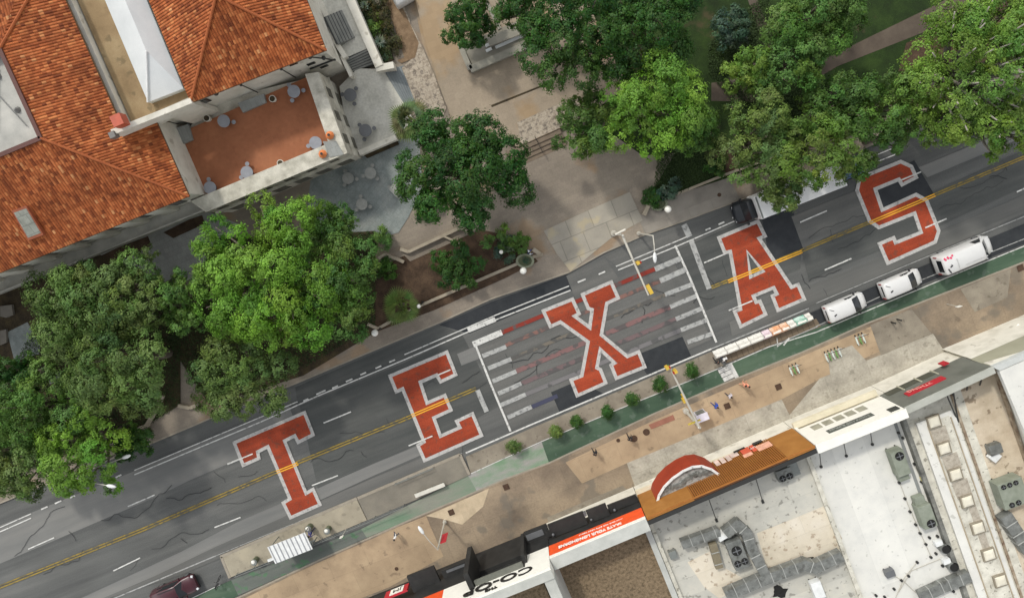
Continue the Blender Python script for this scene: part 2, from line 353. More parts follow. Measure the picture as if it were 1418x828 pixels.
wood_panel = M('brown_facade_panel', [(146, 98, 46), (158, 108, 52), (168, 118, 60)], scale=0.7, fine=0.06, rough=0.6)
wood_slat = M('brown_slats', [(146, 92, 40), (166, 108, 50)], scale=0.9, fine=0.1, rough=0.6)
red_brown = M('red_brown_fascia', [(140, 50, 30), (160, 60, 36)], scale=0.6, fine=0.06, rough=0.55)
grey_clad = M('grey_cladding', [(92, 94, 86), (106, 108, 100), (116, 117, 108)], scale=0.6, fine=0.06, rough=0.65)
beige_roof = M('beige_canopy_roof', [(146, 144, 124), (158, 156, 136)], scale=0.6, fine=0.05)
red_sign = plain('red_sign_board', (176, 36, 48), 0.5)
deck_wood = M('tan_terrace_deck', [(146, 106, 62), (168, 124, 76)], scale=0.8, fine=0.1, brick=(3.0, 0.16, 0.012, 0.8))
win_glass = glass('dark_window_glass')
steelgrey = plain('steel_grey', (104, 106, 108), 0.5, 0.2)
ac_green = M('ac_unit_paint', [(116, 122, 108), (132, 138, 124), (142, 147, 134)], scale=1.2, fine=0.06, rough=0.6)
dark_hole = plain('dark_opening', (22, 22, 20), 0.9)
bark = M('tree_bark', [(86, 78, 68), (112, 104, 92), (130, 122, 110)], scale=3, fine=0.2)
leaf = leafmat('tree_leaves'); leaf_dull = leafmat('shrub_leaves', 0.7, 0.2)
pole_m = plain('pale_grey_pole_paint', (190, 186, 174), 0.45, 0.1)
signal_y = plain('yellow_signal_housing', (204, 170, 62), 0.5)
globe_m = plain('white_lamp_globe', (235, 234, 225), 0.3, var=0.02)
# ------------------------------------------------------------------ ground & streets
g = MB(); g.face([(-400, -400, -0.3), (400, -400, -0.3), (400, 400, -0.3), (-400, 400, -0.3)])
g.build('ground', M('bare_ground', [(92, 84, 72), (112, 102, 88)], scale=0.2, fine=0.1))['kind'] = 'structure'
KN = [(-420, 862), (-60, 722), (40, 681), (216, 612), (287, 582), (409, 532), (610, 447), (680, 415), (788, 378), (836, 351), (893, 326), (947, 307), (1025, 278), (1200, 205), (1418, 113), (1700, -8)]
GU = [(-420, 1110), (120, 886), (300, 812), (500, 732), (640, 662), (750, 612), (955, 527), (1000, 508), (1130, 455), (1418, 342), (1800, 190)]
GL = [(-420, 1148), (120, 918), (330, 826), (440, 775), (560, 722), (700, 662), (760, 640), (905, 572), (1000, 531), (1110, 487), (1200, 447), (1418, 362), (1800, 208)]
sheet('road', [KN+GL[::-1]], 0.0, asphalt)
PATCH = [
 ([(-420, 880), (-60, 752), (0, 727), (186, 652), (400, 562), (412, 592), (320, 640), (262, 665), (215, 688), (0, 780), (-420, 950)], asph_light),
 ([(60, 852), (250, 764), (330, 722), (520, 641), (640, 592), (640, 605), (520, 657), (400, 712), (250, 782), (90, 850)], asph_light),
 ([(409, 536), (608, 450), (640, 462), (560, 500), (412, 560)], asph_dark),
 ([(415, 562), (560, 502), (640, 463), (655, 492), (692, 562), (640, 590), (520, 640), (440, 676)], asph_dark),
 ([(608, 450), (680, 418), (786, 380), (792, 402), (720, 432), (650, 462)], asph_new),
 ([(633, 490), (657, 480), (665, 496), (639, 506)], asph_light),
 ([(784, 382), (838, 358), (864, 396), (848, 402), (800, 422)], asph_mid),
 ([(838, 356), (892, 330), (945, 309), (952, 330), (860, 372)], asph_mid),
 ([(660, 480), (760, 440), (935, 366), (985, 470), (870, 520), (705, 597)], asph_mid),
 ([(763, 543), (800, 527), (836, 545), (776, 573)], asph_new),
 ([(880, 492), (945, 466), (957, 493), (896, 519)], asph_new),
 ([(940, 345), (1052, 296), (1110, 340), (1108, 372), (1000, 420), (978, 430)], asph_dark),
 ([(1054, 298), (1094, 283), (1108, 318), (1114, 348), (1066, 362)], asph_new),
 ([(1110, 348), (1190, 318), (1250, 285), (1418, 208), (1418, 258), (1290, 318), (1180, 362), (1120, 388)], asph_dark),
 ([(1096, 300), (1190, 262), (1205, 300), (1112, 344)], asph_mid),
 ([(1196, 262), (1266, 222), (1294, 270), (1250, 292), (1212, 306)], asph_new),
 ([(1272, 232), (1418, 172), (1700, 50), (1700, 70), (1418, 190), (1284, 246)], asph_light),
 ([(1010, 446), (1120, 398), (1300, 322), (1418, 270), (1418, 296), (1130, 420), (1014, 466)], asph_mid),
 ([(1120, 434), (1418, 310), (1700, 190), (1700, 212), (1418, 338), (1130, 452)], asph_new),
 ([(250, 796), (500, 690), (640, 626), (640, 610), (520, 660), (300, 756), (150, 828)], asph_mid),
]
for i, (pl, mt) in enumerate(PATCH): sheet('asphalt_patch', [pl], 0.004+0.003*i, mt)
ZP = 0.068
# sealed cracks wandering over the asphalt
m = MB()
def crack(x0, y0, ang, L, w=0.05):
    p = P(x0, y0, ZP); pts = [p.copy()]; a = ang
    for k in range(int(L/0.45)):
        a += rng.gauss(0, 0.7); a += (ang-a)*0.5
        p = p+Vector((math.cos(a), math.sin(a), 0))*0.45; pts.append(p.copy())
    for q in pts: q.z = ZP+rng.random()*0.0004
    zz = ZP+len(m.v)*1e-7
    for q in pts: q.z = zz
    ribbon(m, pts, w)
for (x, y, a, L) in [(20, 770, .4, 14), (60, 795, .5, 10), (140, 720, .4, 16), (230, 690, .5, 9), (210, 760, .42, 12), (300, 700, .4, 10), (250, 745, -1, 2), (95, 735, -1.1, 2.5), (330, 660, .2, 4), (312, 668, 2.2, 3), (180, 790, .9, 3),
   (430, 640, .4, 9), (470, 600, .5, 8), (500, 625, -.9, 2), (540, 590, 1.9, 2), (580, 540, .4, 4), (640, 530, .4, 4), (650, 545, .5, 4), (690, 500, .35, 16), (712, 530, .38, 12), (700, 490, -1.2, 3), (740, 500, -1.2, 3), (860, 440, .35, 6), (890, 425, -1.2, 3), (900, 400, .3, 5),
   (985, 395, .4, 3), (975, 380, -1.1, 3), (1000, 360, -1.2, 3), (960, 420, .5, 5), (1120, 330, .45, 12), (1150, 318, -1.2, 2.5), (1160, 345, .4, 10), (1110, 380, -1.1, 3), (1120, 390, .4, 6), (1140, 400, -1.1, 2), (1300, 290, .42, 12), (1330, 260, .5, 8), (1370, 245, .1, 3), (1390, 225, -1, 2), (1060, 330, .2, 1.5), (800, 480, .4, 3)]:
    crack(x, y, a, L*.62, rng.choice([0.035, 0.05, 0.065]))
m.build('crack_seal', crackm)['kind'] = 'structure'
# painted markings
mk = MB(); ZM = 0.076; mi_w, mi_o, mi_yd, mi_yn = 0, 1, 2, 3
cnt = [0]
def line(pts, w=0.13, mi=0, z=ZM):
    cnt[0] += 1
    ribbon(mk, [Vector((q.x, q.y, z+cnt[0]*2e-5)) for q in px(pts, z)], w, mi)
L2 = [(186, 657), (361, 584), (438, 549), (560, 498), (647, 460), (686, 443), (790, 402)]
L2b = [(856, 374), (940, 340), (1050, 292), (1110, 268), (1190, 234), (1243, 213)]
line([(-60, 767), (0, 736), (43, 717)]); line([(-60, 758), (0, 730), (43, 711)], 0.11)
line(L2, 0.13); line(L2b, 0.12)
line([(186, 651), (338, 587), (412, 556)], 0.11); line([(560, 491), (647, 453.5), (686, 436.5), (788, 396)], 0.11)
line([(853, 369), (942, 332), (958, 325)], 0.11); line([(1196, 222), (1243, 203)], 0.11); line([(1290, 186), (1330, 169)], .1)
for a in [(57, 705, 66, 701), (76, 697, 85, 693), (97, 689, 104, 686), (160, 661, 168, 657), (420, 555, 427, 552), (438, 546, 451, 540), (460, 537.5, 468, 534), (479, 528.5, 488, 524.5), (499, 519, 507, 515.5), (520, 510, 528, 506.5), (539, 501.5, 547, 498),
          (800, 391, 811, 386.5), (829, 380, 838, 376), (977, 319, 984, 316), (995, 311, 1003, 307.5), (1014, 302, 1022, 299)]:
    line([a[:2], a[2:]], 0.16)
for a in [(39, 760, 75, 744), (177, 701, 214, 685), (315, 642, 349, 628), (448, 585.5, 486, 570), (975, 364, 1008, 350), (1108, 308, 1145, 292), (157, 790, 194, 772), (297, 730, 333, 716), (432, 672, 468, 658), (1142, 374, 1179, 358), (1408, 266, 1440, 252)]:
    line([a[:2], a[2:]], 0.14)
line([(-40, 905), (163, 826), (299, 769)], 0.13, 1); line([(299, 769), (500, 686), (640, 627)], 0.06, 1)
line([(645, 627), (735, 588), (895, 521), (985, 483)], 0.17); line([(985, 483), (1080, 444), (1120, 427)], 0.12, 1); line([(1130, 420), (1309, 345), (1418, 300), (1640, 205)], 0.08, 1)
line([(1130, 452), (1218, 411), (1310, 374), (1418, 331), (1640, 244)], 0.08, 1); line([(1005, 506), (1065, 480), (1130, 460), (1216, 424), (1310, 385), (1418, 341), (1640, 252)], 0.10, 0)
line([(1076, 480), (1090, 470), (1132, 452)], .1, 1); line([(1076, 468), (1077, 480)], .1); line([(1085, 478), (1093, 468)], .16)
line([(640, 661), (750, 611), (860, 565), (955, 527), (1000, 508)], 0.09, 0)
line([(240, 840), (305, 809)], .07)
# yellow centre line: faded pair outside the crossing
def ypair(pts, mi, w, off, z=ZM):
    for s in (-1, 1):
        line([(a+s*off*0.38, b+s*off*0.92) for a, b in pts], w, mi, z)
ypair([(-300, 930), (0, 812), (200, 732), (408, 642), (569, 576.5), (659, 538)], 2, 0.14, 1.7)
ypair([(985, 398), (1060, 368), (1204, 308), (1418, 218), (1640, 126)], 2, 0.13, 1.5)
# crosswalk: long transverse line plus bars, on both sides of the crossing
line([(657, 474), (681, 535), (707, 597)], 0.22)
line([(935, 340), (955, 384), (992, 474)], 0.22)
for i, a in enumerate([(655, 477, 695, 460), (668, 493, 701, 480), (676, 510, 708, 497), (682, 528, 715, 514), (690, 545, 722, 531), (693, 561, 728, 546), (703, 578, 736, 563)]):
    line([a[:2], a[2:]], 0.62 if i == 0 else 0.46, 0 if i == 0 else 1)
for i, a in enumerate([(907, 373, 943, 358), (914, 389, 950, 373), (921, 408, 958, 394), (928, 425, 964, 410), (936, 442, 972, 427), (943, 457, 979, 443), (952, 474, 986, 462)]):
    line([a[:2], a[2:]], 0.56 if i < 2 else 0.46, 1)
line([(648, 457.5), (686, 442)], 0.5, 0, ZM+0.003)
line([(661, 540), (674, 570)], 0.5, 1); line([(957, 333), (982, 400)], 0.52, 1); line([(947, 311), (955, 328)], 0.6, 1)
mk.build('road_marking', [white_paint, worn_paint, yellow_dull, yellow_new])['kind'] = 'structure'
# rainbow stripes left of an older crossing, between the two crosswalks
def faded(name, c, thr): 
    return M(name, [c, tuple(x*1.08 for x in c)], scale=1.0, fine=0.12, stretch=(4, 1), spots=((84, 84, 83), 0.9, thr, 0.85))
for k, (a, w, mt) in enumerate([((695, 460.5, 907, 372.5), 0.42, faded('stripe_red', (126, 50, 40), 0.56)), ((700, 478, 914, 389), 0.40, faded('stripe_coral', (124, 94, 86), 0.47)),
        ((707, 497, 921, 408), 0.36, faded('stripe_ochre', (108, 102, 92), 0.47)), ((715, 514, 928, 425), 0.5, faded('stripe_rose', (122, 94, 92), 0.49)),
        ((722, 531, 936, 442), 0.46, faded('stripe_mauve', (108, 92, 92), 0.47)), ((728, 546, 943, 457), 0.44, faded('stripe_grey', (112, 110, 110), 0.55)), ((737, 563, 772, 548), 0.44, faded('stripe_navy', (66, 68, 86), 0.56))]):
    mm = MB(); z = 0.072+0.0003*k
    ribbon(mm, [Vector((q.x, q.y, z)) for q in px([a[:2], a[2:]], z)], w)
    mm.build('crossing_stripe', mt)['kind'] = 'structure'
# the big painted letters
def offset_poly(pts, d):
    n = len(pts); A = sum(pts[i].x*pts[(i+1) % n].y-pts[(i+1) % n].x*pts[i].y for i in range(n))
    if A < 0: pts = pts[::-1]
    out = []
    for i in range(n):
        p0, p1, p2 = pts[i-1], pts[i], pts[(i+1) % n]
        d1 = (p1-p0); d1.z = 0; d1.normalize(); d2 = (p2-p1); d2.z = 0; d2.normalize()
        n1 = Vector((-d1.y, d1.x, 0)); n2 = Vector((-d2.y, d2.x, 0)); b = (n1+n2); k = max(0.35, 1+n1.dot(n2))
        out.append(p1+b*d/k)
    return out
def flat(m, loops, z):
    from mathutils.geometry import tessellate_polygon
    loops = [[Vector((p.x, p.y, z)) for p in l] for l in loops]
    allp = [p for l in loops for p in l]
    for t in tessellate_polygon(loops):
        a, b, c = [allp[k] for k in t]
        if (b-a).cross(c-a).z < 0: b, c = c, b
        m.face([a, b, c])
LET = {
 'T': ((310, 560, 5.021), [(57, 258), (567, 40), (635, 215), (512, 277), (488, 232), (437, 258), (577, 600), (625, 572), (683, 700), (458, 800), (398, 678), (445, 650), (300, 308), (248, 335), (257, 380), (128, 437)], None,
       'large orange letter T with white border painted on the street, leftmost of the five', [((25, 415), (200, 342))], ((365, 470), (515, 410))),
 'E': ((530, 480, 5.02), [(35, 197), (452, 22), (522, 200), (398, 258), (370, 212), (275, 252), (315, 375), (437, 322), (490, 445), (370, 500), (408, 605), (520, 555), (498, 512), (630, 450), (702, 622), (285, 805), (230, 680), (272, 655), (132, 308), (88, 328)], None,
       'large orange letter E with white border painted on the street beside the left crosswalk', [((385, 196), (470, 160)), ((180, 688), (345, 620))], ((200, 480), (458, 370))),
 'X': ((745, 385, 4.87), [(20, 215), (238, 128), (292, 245), (268, 258), (340, 312), (352, 222), (330, 215), (285, 105), (500, 12), (556, 140), (475, 178), (440, 378), (605, 515), (685, 482), (735, 605), (522, 690), (478, 582), (498, 570), (428, 505), (410, 598), (430, 608), (472, 712), (258, 807), (208, 680), (285, 650), (325, 435), (150, 310), (78, 342)], None,
       'large orange letter X with white border painted across the middle of the rainbow crossing', [], None),
 'A': ((985, 300, 5.171), [(38, 145), (340, 18), (402, 145), (362, 162), (580, 490), (628, 470), (682, 597), (470, 687), (422, 562), (452, 548), (440, 525), (318, 575), (328, 598), (355, 590), (405, 705), (205, 803), (150, 672), (195, 655), (125, 265), (88, 272)], [(262, 262), (352, 386), (290, 415)],
       'large orange letter A with white border painted on the street near the white box truck', [((125, 672), (295, 602))], ((120, 465), (650, 250))),
 'S': ((1175, 215, 5.171), [(70, 155), (375, 32), (460, 72), (502, 165), (378, 228), (355, 190), (208, 250), (250, 375), (485, 268), (570, 315), (660, 540), (632, 630), (275, 790), (205, 628), (330, 575), (345, 610), (503, 546), (465, 433), (215, 532), (140, 480), (48, 255)], None,
       'large orange letter S with white border on the street, rightmost of five, under branches', [((375, 180), (520, 120)), ((550, 520), (702, 455))], ((150, 485), (620, 285))),
}
for ch, ((ox, oy, k), poly, hole, label, dashes, yel) in LET.items():
    pts = [P(ox+a/k, oy+b/k, 0.09) for a, b in poly]
    cen = sum(pts, Vector())/len(pts); cen.z = 0.09
    root = thing('painted_letter', cen, label, 'road letter', 'orange street letters')
    inner = offset_poly(pts, 0.36)
    hl = [P(ox+a/k, oy+b/k, 0.09) for a, b in hole] if hole else None
    mbr = MB(); flat(mbr, [pts]+([hl] if hl else []), 0.09); mbr.build('letter_border', letter_white, root)
    mf = MB(); flat(mf, [inner]+([offset_poly(hl, -0.34)] if hl else []), 0.094); mf.build('letter_fill', orange_paint, root)
    ml = MB()
    for d in dashes:
        ribbon(ml, [P(ox+a/k, oy+b/k, 0.098) for a, b in d], 0.14, 0)
    if yel:
        for s in (-1, 1):
            ribbon(ml, [P(ox+a/k+s*.6, oy+b/k+s*1.4, 0.099) for a, b in yel], 0.12, 1)
    if ml.f: ml.build('repainted_lane_line', [white_paint, yellow_new], root)
# bike lane
def lane(name, up, lo, z, mt): sheet(name, [up+lo[::-1]], z, mt)
lane('bike_lane', [(-420, 1110), (120, 886), (240, 838), (320, 803)], [(-420, 1148), (120, 918), (276, 850), (330, 824)], 0.070, green_paint)
lane('bike_lane', [(320, 803), (500, 732)], [(330, 824), (440, 775), (508, 744)], 0.070, green_faint)
lane('bike_lane', [(500, 732), (640, 662), (648, 658)], [(508, 744), (560, 722), (660, 679)], 0.070, green_worn)
lane('bike_lane', [(648, 658), (750, 612)], [(660, 679), (700, 662), (760, 640)], 0.070, mural_green)
lane('bike_lane', [(750, 612), (955, 527), (992, 511)], [(760, 640), (905, 572), (1004, 530)], 0.070, green_paint)
lane('bike_lane', [(1012, 503), (1130, 455), (1418, 342), (1800, 190)], [(1022, 522), (1110, 487), (1200, 447), (1418, 362), (1800, 208)], 0.070, green_paint)
sheet('bike_lane', [[(992, 511), (1012, 503), (1022, 522), (1004, 530)]], 0.0695, asph_mid)
m = MB()
for k in range(3):
    f = 0.2+0.3*k
    a = P(993+(1004-993)*f, 511+(530-511)*f, 0.084); b = P(1010+(1020-1010)*f, 504+(522-504)*f, 0.084); ribbon(m, [a, b], 0.42)
ribbon(m, [P(1011, 504, 0.088), P(1021, 523, 0.088)], 0.4)
m.build('crossing_bar', white_paint)['kind'] = 'structure'
# planter strip, boarding islands
sheet('planter_strip', [[(645, 632), (735, 593), (985, 487), (1002, 506), (955, 526), (750, 610), (652, 656)]], 0.0690, grey_walk)
sheet('deck_strip', [[(1000, 492), (1070, 466), (1130, 441), (1137, 452), (1065, 479), (1006, 503)]], 0.0700, M('striped_pavement', [(108, 96, 80), (128, 114, 96)], scale=0.9, fine=0.1, brick=(0.6, 9.0, 0.06, 0.7)))  # brown strip with evenly spaced dark cross stripes
def slab(name, poly, z0, z1, mt, kmat=None):
    o = MB().prism(px(poly, z1), z0, z1).build(name, mt); o['kind'] = 'structure'; return o
slab('boarding_island', [(305, 772), (400, 731), (494, 691), (508, 720), (420, 757), (317, 800)], -0.1, 0.16, island_c)
slab('boarding_island', [(495, 691), (560, 662), (638, 630), (651, 657), (580, 690), (509, 720)], -0.1, 0.15, island_g)
m = MB()
for a, b in [((495, 690), (637, 629.5)), ((637, 629.5), (650, 657)), ((305, 771), (494, 690)), ((306, 771), (318, 800))]:
    A, B = P(*a, .2), P(*b, .2); m.wall(A, B, -0.1, 0.19, 0.28)
m.build('kerb', kerb_c)['kind'] = 'structure'
slab('sidewalk', GL+[(1800, 620), (1800, 1100), (-420, 1500)], -0.2, 0.12, brown_walk)
m = MB(); pts = [Vector((p.x, p.y, 0)) for p in px(GL, 0.13)]
for i in range(len(pts)-1): m.wall(pts[i], pts[i+1], -0.1, 0.126, 0.16, side=DV)
m.build('kerb', kerb_c)['kind'] = 'structure'
SW = [
 ([(868, 641), (975, 597), (1082, 552), (1104, 596), (990, 645), (885, 690)], pale_walk), ([(783, 640), (905, 582), (1000, 541), (1206, 452), (1228, 482), (1140, 522), (1082, 553), (868, 641), (806, 669)], tan_walk),
 ([(1092, 576), (1135, 524), (1205, 497), (1292, 462), (1314, 496), (1200, 546), (1118, 590)], pale_walk), ([(330, 832), (440, 779), (560, 726), (590, 714), (614, 770), (540, 812), (420, 860)], tan_walk),
 ([(590, 714), (625, 699), (677, 676), (669, 701), (640, 726), (612, 718)], cream_ramp), ([(758, 716), (862, 672), (884, 692), (896, 718), (765, 778)], grey_walk),
 ([(1146, 490), (1180, 478), (1200, 500), (1150, 522)], pale_walk), ([(1205, 450), (1262, 428), (1290, 462), (1220, 492)], grey_walk), ([(1330, 400), (1400, 372), (1395, 412), (1350, 432)], grey_walk),
 ([(660, 770), (725, 745), (732, 762), (650, 800)], tan_walk), ([(1300, 470), (1420, 412), (1420, 440), (1330, 486)], brown_walk),
]
for i, (pl, mt) in enumerate(SW): sheet('pavement_slab', [pl], 0.124+0.003*i, mt)
sheet('brick_inset', [[(898, 588), (932, 574), (935, 581), (902, 594)]], 0.170, M('red_brick_inset', [(140, 96, 80), (160, 112, 94)], scale=2))
# campus side
slab('sidewalk', KN+[(1700, -500), (-420, -500)], -0.2, 0.14, paver)
m = MB(); pts = [Vector((p.x, p.y, 0)) for p in px(KN, 0.14)]
for i in range(len(pts)-1): m.wall(pts[i], pts[i+1], -0.1, 0.146, 0.16, side=UV_)
m.build('kerb', kerb_c)['kind'] = 'structure'
CS = [
 ([(812, 160), (790, -60), (1000, -300), (1700, -300), (1700, 0), (1418, 96), (1200, 170), (1010, 246), (908, 292), (895, 290), (905, 262), (935, 212), (890, 216)], grass_m, 'lawn'),
 ([(985, 115), (1050, 108), (1078, 120), (1060, 142), (985, 140)], path_m, 'path'), ([(1032, -10), (1046, -10), (1082, 90), (1070, 100)], path_m, 'path'),
 ([(1100, 110), (1150, 78), (1300, 5), (1420, -60), (1420, -20), (1330, 25), (1160, 92), (1120, 116)], path_m, 'path'),
 ([(1010, 250), (1200, 173), (1418, 92), (1418, 112), (1200, 203), (1026, 276)], paver, 'sidewalk'),
 ([(975, 210), (1010, 205), (1030, 225), (1005, 245), (985, 240)], soil, 'soil'), ([(1255, 60), (1400, 0), (1420, 60), (1300, 150), (1230, 150)], soil, 'soil'),
 ([(895, 288), (935, 270), (1010, 246), (1025, 276), (948, 305), (893, 324), (884, 300)], M('sidewalk_grey_concrete', [(126, 120, 112), (142, 136, 126), (152, 146, 136)], scale=0.5, fine=0.08, big=0.08, brick=(2.4, 6.0, 0.02, 0.82)), 'sidewalk'),
 ([(753, 320), (800, 298), (872, 266), (890, 305), (846, 330), (790, 376), (770, 350)], slab_m, 'plaza'),
 ([(560, -60), (720, -60), (770, 0), (800, 130), (760, 150), (735, 165), (640, 220), (620, 150), (585, 60)], plaza_m, 'plaza'),
 ([(524, 372), (560, 354), (568, 362), (636, 331), (665, 318), (700, 325), (730, 345), (745, 362), (700, 385), (600, 430), (525, 458), (508, 440), (512, 390)], soil, 'planting_bed'),
 ([(430, 250), (505, 208), (580, 185), (585, 260), (566, 300), (552, 322), (490, 340), (420, 330)], bluestone, 'patio'),
 ([(140, 345), (270, 285), (330, 310), (300, 380), (200, 400), (120, 420)], M('grey_court_pavers', [(148, 149, 146), (166, 167, 162)], scale=0.8, fine=0.12, brick=(0.5, 0.5, 0.02, 0.8)), 'patio'),
 ([(138, 355), (165, 342), (205, 327), (210, 340), (150, 370)], soil, 'planting_bed'), ([(226, 322), (262, 304), (280, 298), (284, 310), (240, 330)], soil, 'planting_bed'),
 ([(-60, 400), (120, 345), (250, 400), (250, 560), (200, 590), (60, 640), (-60, 690)], soil_dark, 'planting_bed'),
 ([(300, 330), (520, 320), (520, 460), (420, 520), (290, 560), (230, 470)], soil_dark, 'planting_bed'),
 ([(10, 460), (38, 446), (56, 478), (54, 490), (20, 500)], bluestone, 'patio'),
]
for i, (pl, mt, nm) in enumerate(CS): sheet(nm, [pl], 0.144+0.004*i, mt)
# ------------------------------------------------------------------ the tiled campus building (upper left)
def ptz(p, z): return Vector((p.x, p.y, z))
ub = thing('tiled_roof_building', ptz(P(262, 272, 10), 0), 'large white stucco building with orange clay tile hip roofs beside a red terrace', 'building')
EZ = 10.0
hc = P(262, 272, EZ); ew = (P(262, 272, EZ)-P(0, 378, EZ)).normalized()      # along front eave, to the right
nu = Vector((-ew.y, ew.x, 0))                                                  # away from the street
if nu.dot(UV_) < 0: nu = -nu
TP = math.tan(R_(20)); D1 = 8.2; L1 = 24.0
def r1(a, b): return hc-ew*a+nu*b+ZV*0     # a = inset from right eave, b = back from front eave
def rz(p, z): return Vector((p.x, p.y, z))
zt = EZ+D1*TP
roof = MB()
def slope(m, pts, o, ud, vd, mi=0):
    m.face(pts, mi, [((p-o).dot(ud), (p-o).dot(vd)) for p in pts])
# front slope
sl = math.sqrt(1+TP*TP)
vf = (nu+ZV*TP).normalized(); vr = (-ew+ZV*TP).normalized()
slope(roof, [r1(60, 0), hc, rz(r1(D1, D1), zt), rz(r1(60, D1), zt)], hc, ew, vf)
fw = 7.4; ins = 2.55
# right slope, lower part and set-back upper part
def rs(a, b): return rz(r1(a, b), EZ+a*TP)
slope(roof, [hc, rs(0, fw), rs(D1, fw if fw > D1 else D1), rs(D1, D1)] if fw > D1 else [hc, rs(0, fw), rs(fw, fw)], hc, nu, vr)
slope(roof, [rs(fw, fw), rs(ins, fw), rs(ins, L1), rs(D1, L1-D1), rs(D1, D1)], hc, nu, vr)
slope(roof, [rs(0, fw), rs(ins, fw), rs(fw, fw)], hc, nu, vr)
# far slope
vb = (-nu+ZV*TP).normalized(); fo = r1(0, L1)
slope(roof, [rs(ins, L1), fo-ew*60+ZV*0, rz(r1(60, L1-D1), zt), rs(D1, L1-D1)], fo, ew, vb)
# flat well inside and its kerb
rf = roof.build('tile_roof', tile, ub)
w = MB(); w.face([rz(r1(60, D1), zt-0.7), rz(r1(D1, D1), zt-0.7), rz(r1(D1, L1-D1), zt-0.7), rz(r1(60, L1-D1), zt-0.7)]); w.build('flat_roof_well', well_roof, ub)
w = MB()
for a, b in (((60, D1), (D1, D1)), ((D1, D1), (D1, L1-D1)), ((D1, L1-D1), (60, L1-D1))): w.wall(r1(*a), r1(*b), zt-0.9, zt+0.07, 0.34)
w.build('roof_kerb', plain('dark_red_flashing', (84, 48, 40), 0.6), ub)
w = MB()
for a, b in (((D1+3.5, D1+2), (D1+1.2, L1-D1-1)), ((D1+1.0, D1+1.5), (D1+2.6, L1-D1-1.5)), ((D1+4, D1+3), (D1+3.2, L1-D1-1))):
    w.tube([rz(r1(*a), zt-0.55), rz(r1(*b), zt-0.5)], 0.04, 6)
for a, b in ((D1+1.2, D1+3), (D1+1.5, D1+6), (D1+3, D1+4.6), (D1+4.4, D1+2.2)): w.cyl(r1(a, b), 0.3, zt-0.7, zt-0.3, 8, 0.05)
w.build('roof_wires', plain('grey_wire', (130, 130, 126)), ub)
# ridge caps along the hips
w = MB()
def cap(a, b): w.tube([a+ZV*.02, b+ZV*.02], 0.12, 7)
cap(hc, rs(D1, D1)); cap(rs(ins, L1-ins), rs(D1, L1-D1))
# tower block roof
A2 = P(264, 143, EZ); B2 = P(452, 70, EZ); e2 = (B2-A2).normalized(); n2 = Vector((-e2.y, e2.x, 0)); W2 = (B2-A2).length/2
TP2 = math.tan(R_(22)); E2 = (A2+B2)/2+n2*W2; E2.z = EZ+W2*TP2
far = 26.0
C2 = B2+n2*far; D2 = A2+n2*far; F2 = (C2+D2)/2-n2*W2; F2.z = E2.z
rt = MB(); vv = (n2+ZV*TP2).normalized()
slope(rt, [A2, B2, E2], A2, e2, vv)
slope(rt, [B2, C2, F2, E2], B2, n2, (-e2+ZV*TP2).normalized()); slope(rt, [D2, A2, E2, F2], A2, n2, (e2+ZV*TP2).normalized()); slope(rt, [C2, D2, F2], C2, e2, (-n2+ZV*TP2).normalized())
rt.build('tile_roof', tile, ub)
cap(A2, E2); cap(B2, E2); cap(E2, F2)
w.build('ridge_tiles', M('ridge_tile', [(142, 76, 42), (168, 96, 56)], scale=2, fine=0.15), rf)
# soffit and gutters
w = MB(); ov = 0.45
w.wall(r1(60, 0), hc, EZ-0.22, EZ-0.02, 0.12, side=nu); w.wall(hc, r1(0, fw), EZ-0.22, EZ-0.02, 0.12, side=-ew)
w.wall(A2, B2, EZ-0.22, EZ-0.02, 0.12, side=n2); w.wall(B2, C2, EZ-0.22, EZ-0.02, 0.12, side=-e2); w.wall(A2, D2, EZ-0.22, EZ-0.02, 0.12, side=e2)
w.wall(r1(ins, fw), r1(ins, L1), EZ+ins*TP-0.3, EZ+ins*TP-0.02, 0.1, side=-ew)
w.build('eave_gutter', plain('eave_brown', (96, 76, 56)), ub)
# walls
w = MB()
a0, a1 = r1(60, ov), r1(ov, ov); w.prism([a0, a1, r1(ov, fw), r1(ins, fw), r1(ins, L1), r1(60, L1)], 0, EZ-0.05)
w.prism([A2+e2*ov+n2*ov, B2-e2*ov+n2*ov, C2-e2*ov, D2+e2*ov], 0, EZ-0.05)
w.prism([r1(ov, fw+.1), A2+e2*0.9+n2*ov, D2+e2*.9, r1(ov, 24)], 0, EZ-0.9)
w.build('wall', stucco, ub)
w = MB(); w.prism([r1(ins-.12, fw+.4), A2+n2*(ov+.35)-e2*0.05, D2-e2*0.05, r1(ins-.12, 24)], EZ-1, EZ-0.85); w.build('gutter_roof', tan_roof, ub)
# fire wall between the two roofs, with niches and small windows
fa = P(156, 186, 11.0); fb = A2+n2*(ov-.02); fa.z = 0; fb2 = fb+e2*1.2
w = MB(); pA = P(156, 187, 12.5); pB = P(224, 160, 10.9); pC = P(266, 143, 10.3); tn = n2*.45
for u_, v_ in ((pA, pB), (pB, pC)):
    w.loft([[rz(u_, 4.0 if u_ is pB else 9.0), rz(u_+tn, 4.0 if u_ is pB else 9.0), u_+tn, u_], [rz(v_, 4.0 if v_ is pC else 9.0), rz(v_+tn, 4.0 if v_ is pC else 9.0), v_+tn, v_]])
w.build('parapet_wall', stucco, ub)
w = MB(); w.box((pA.x, pA.y, 12.3), (.5, .5, .7), ANG); w.build('wall_end_cap', plain('grey_lead', (110, 108, 104)), ub)
w = MB(); dd = (fb2-r1(0, fw)).normalized(); o = r1(0, fw)
nq = Vector((dd.y, -dd.x, 0)); 
if nq.dot(n2) > 0: nq = -nq
for t_ in (1.1, 2.3, 3.5):
    c = o+dd*t_+nq*0.02; w.wall(c, c+dd*0.75, 7.3, 8.3, 0.05, side=nq)
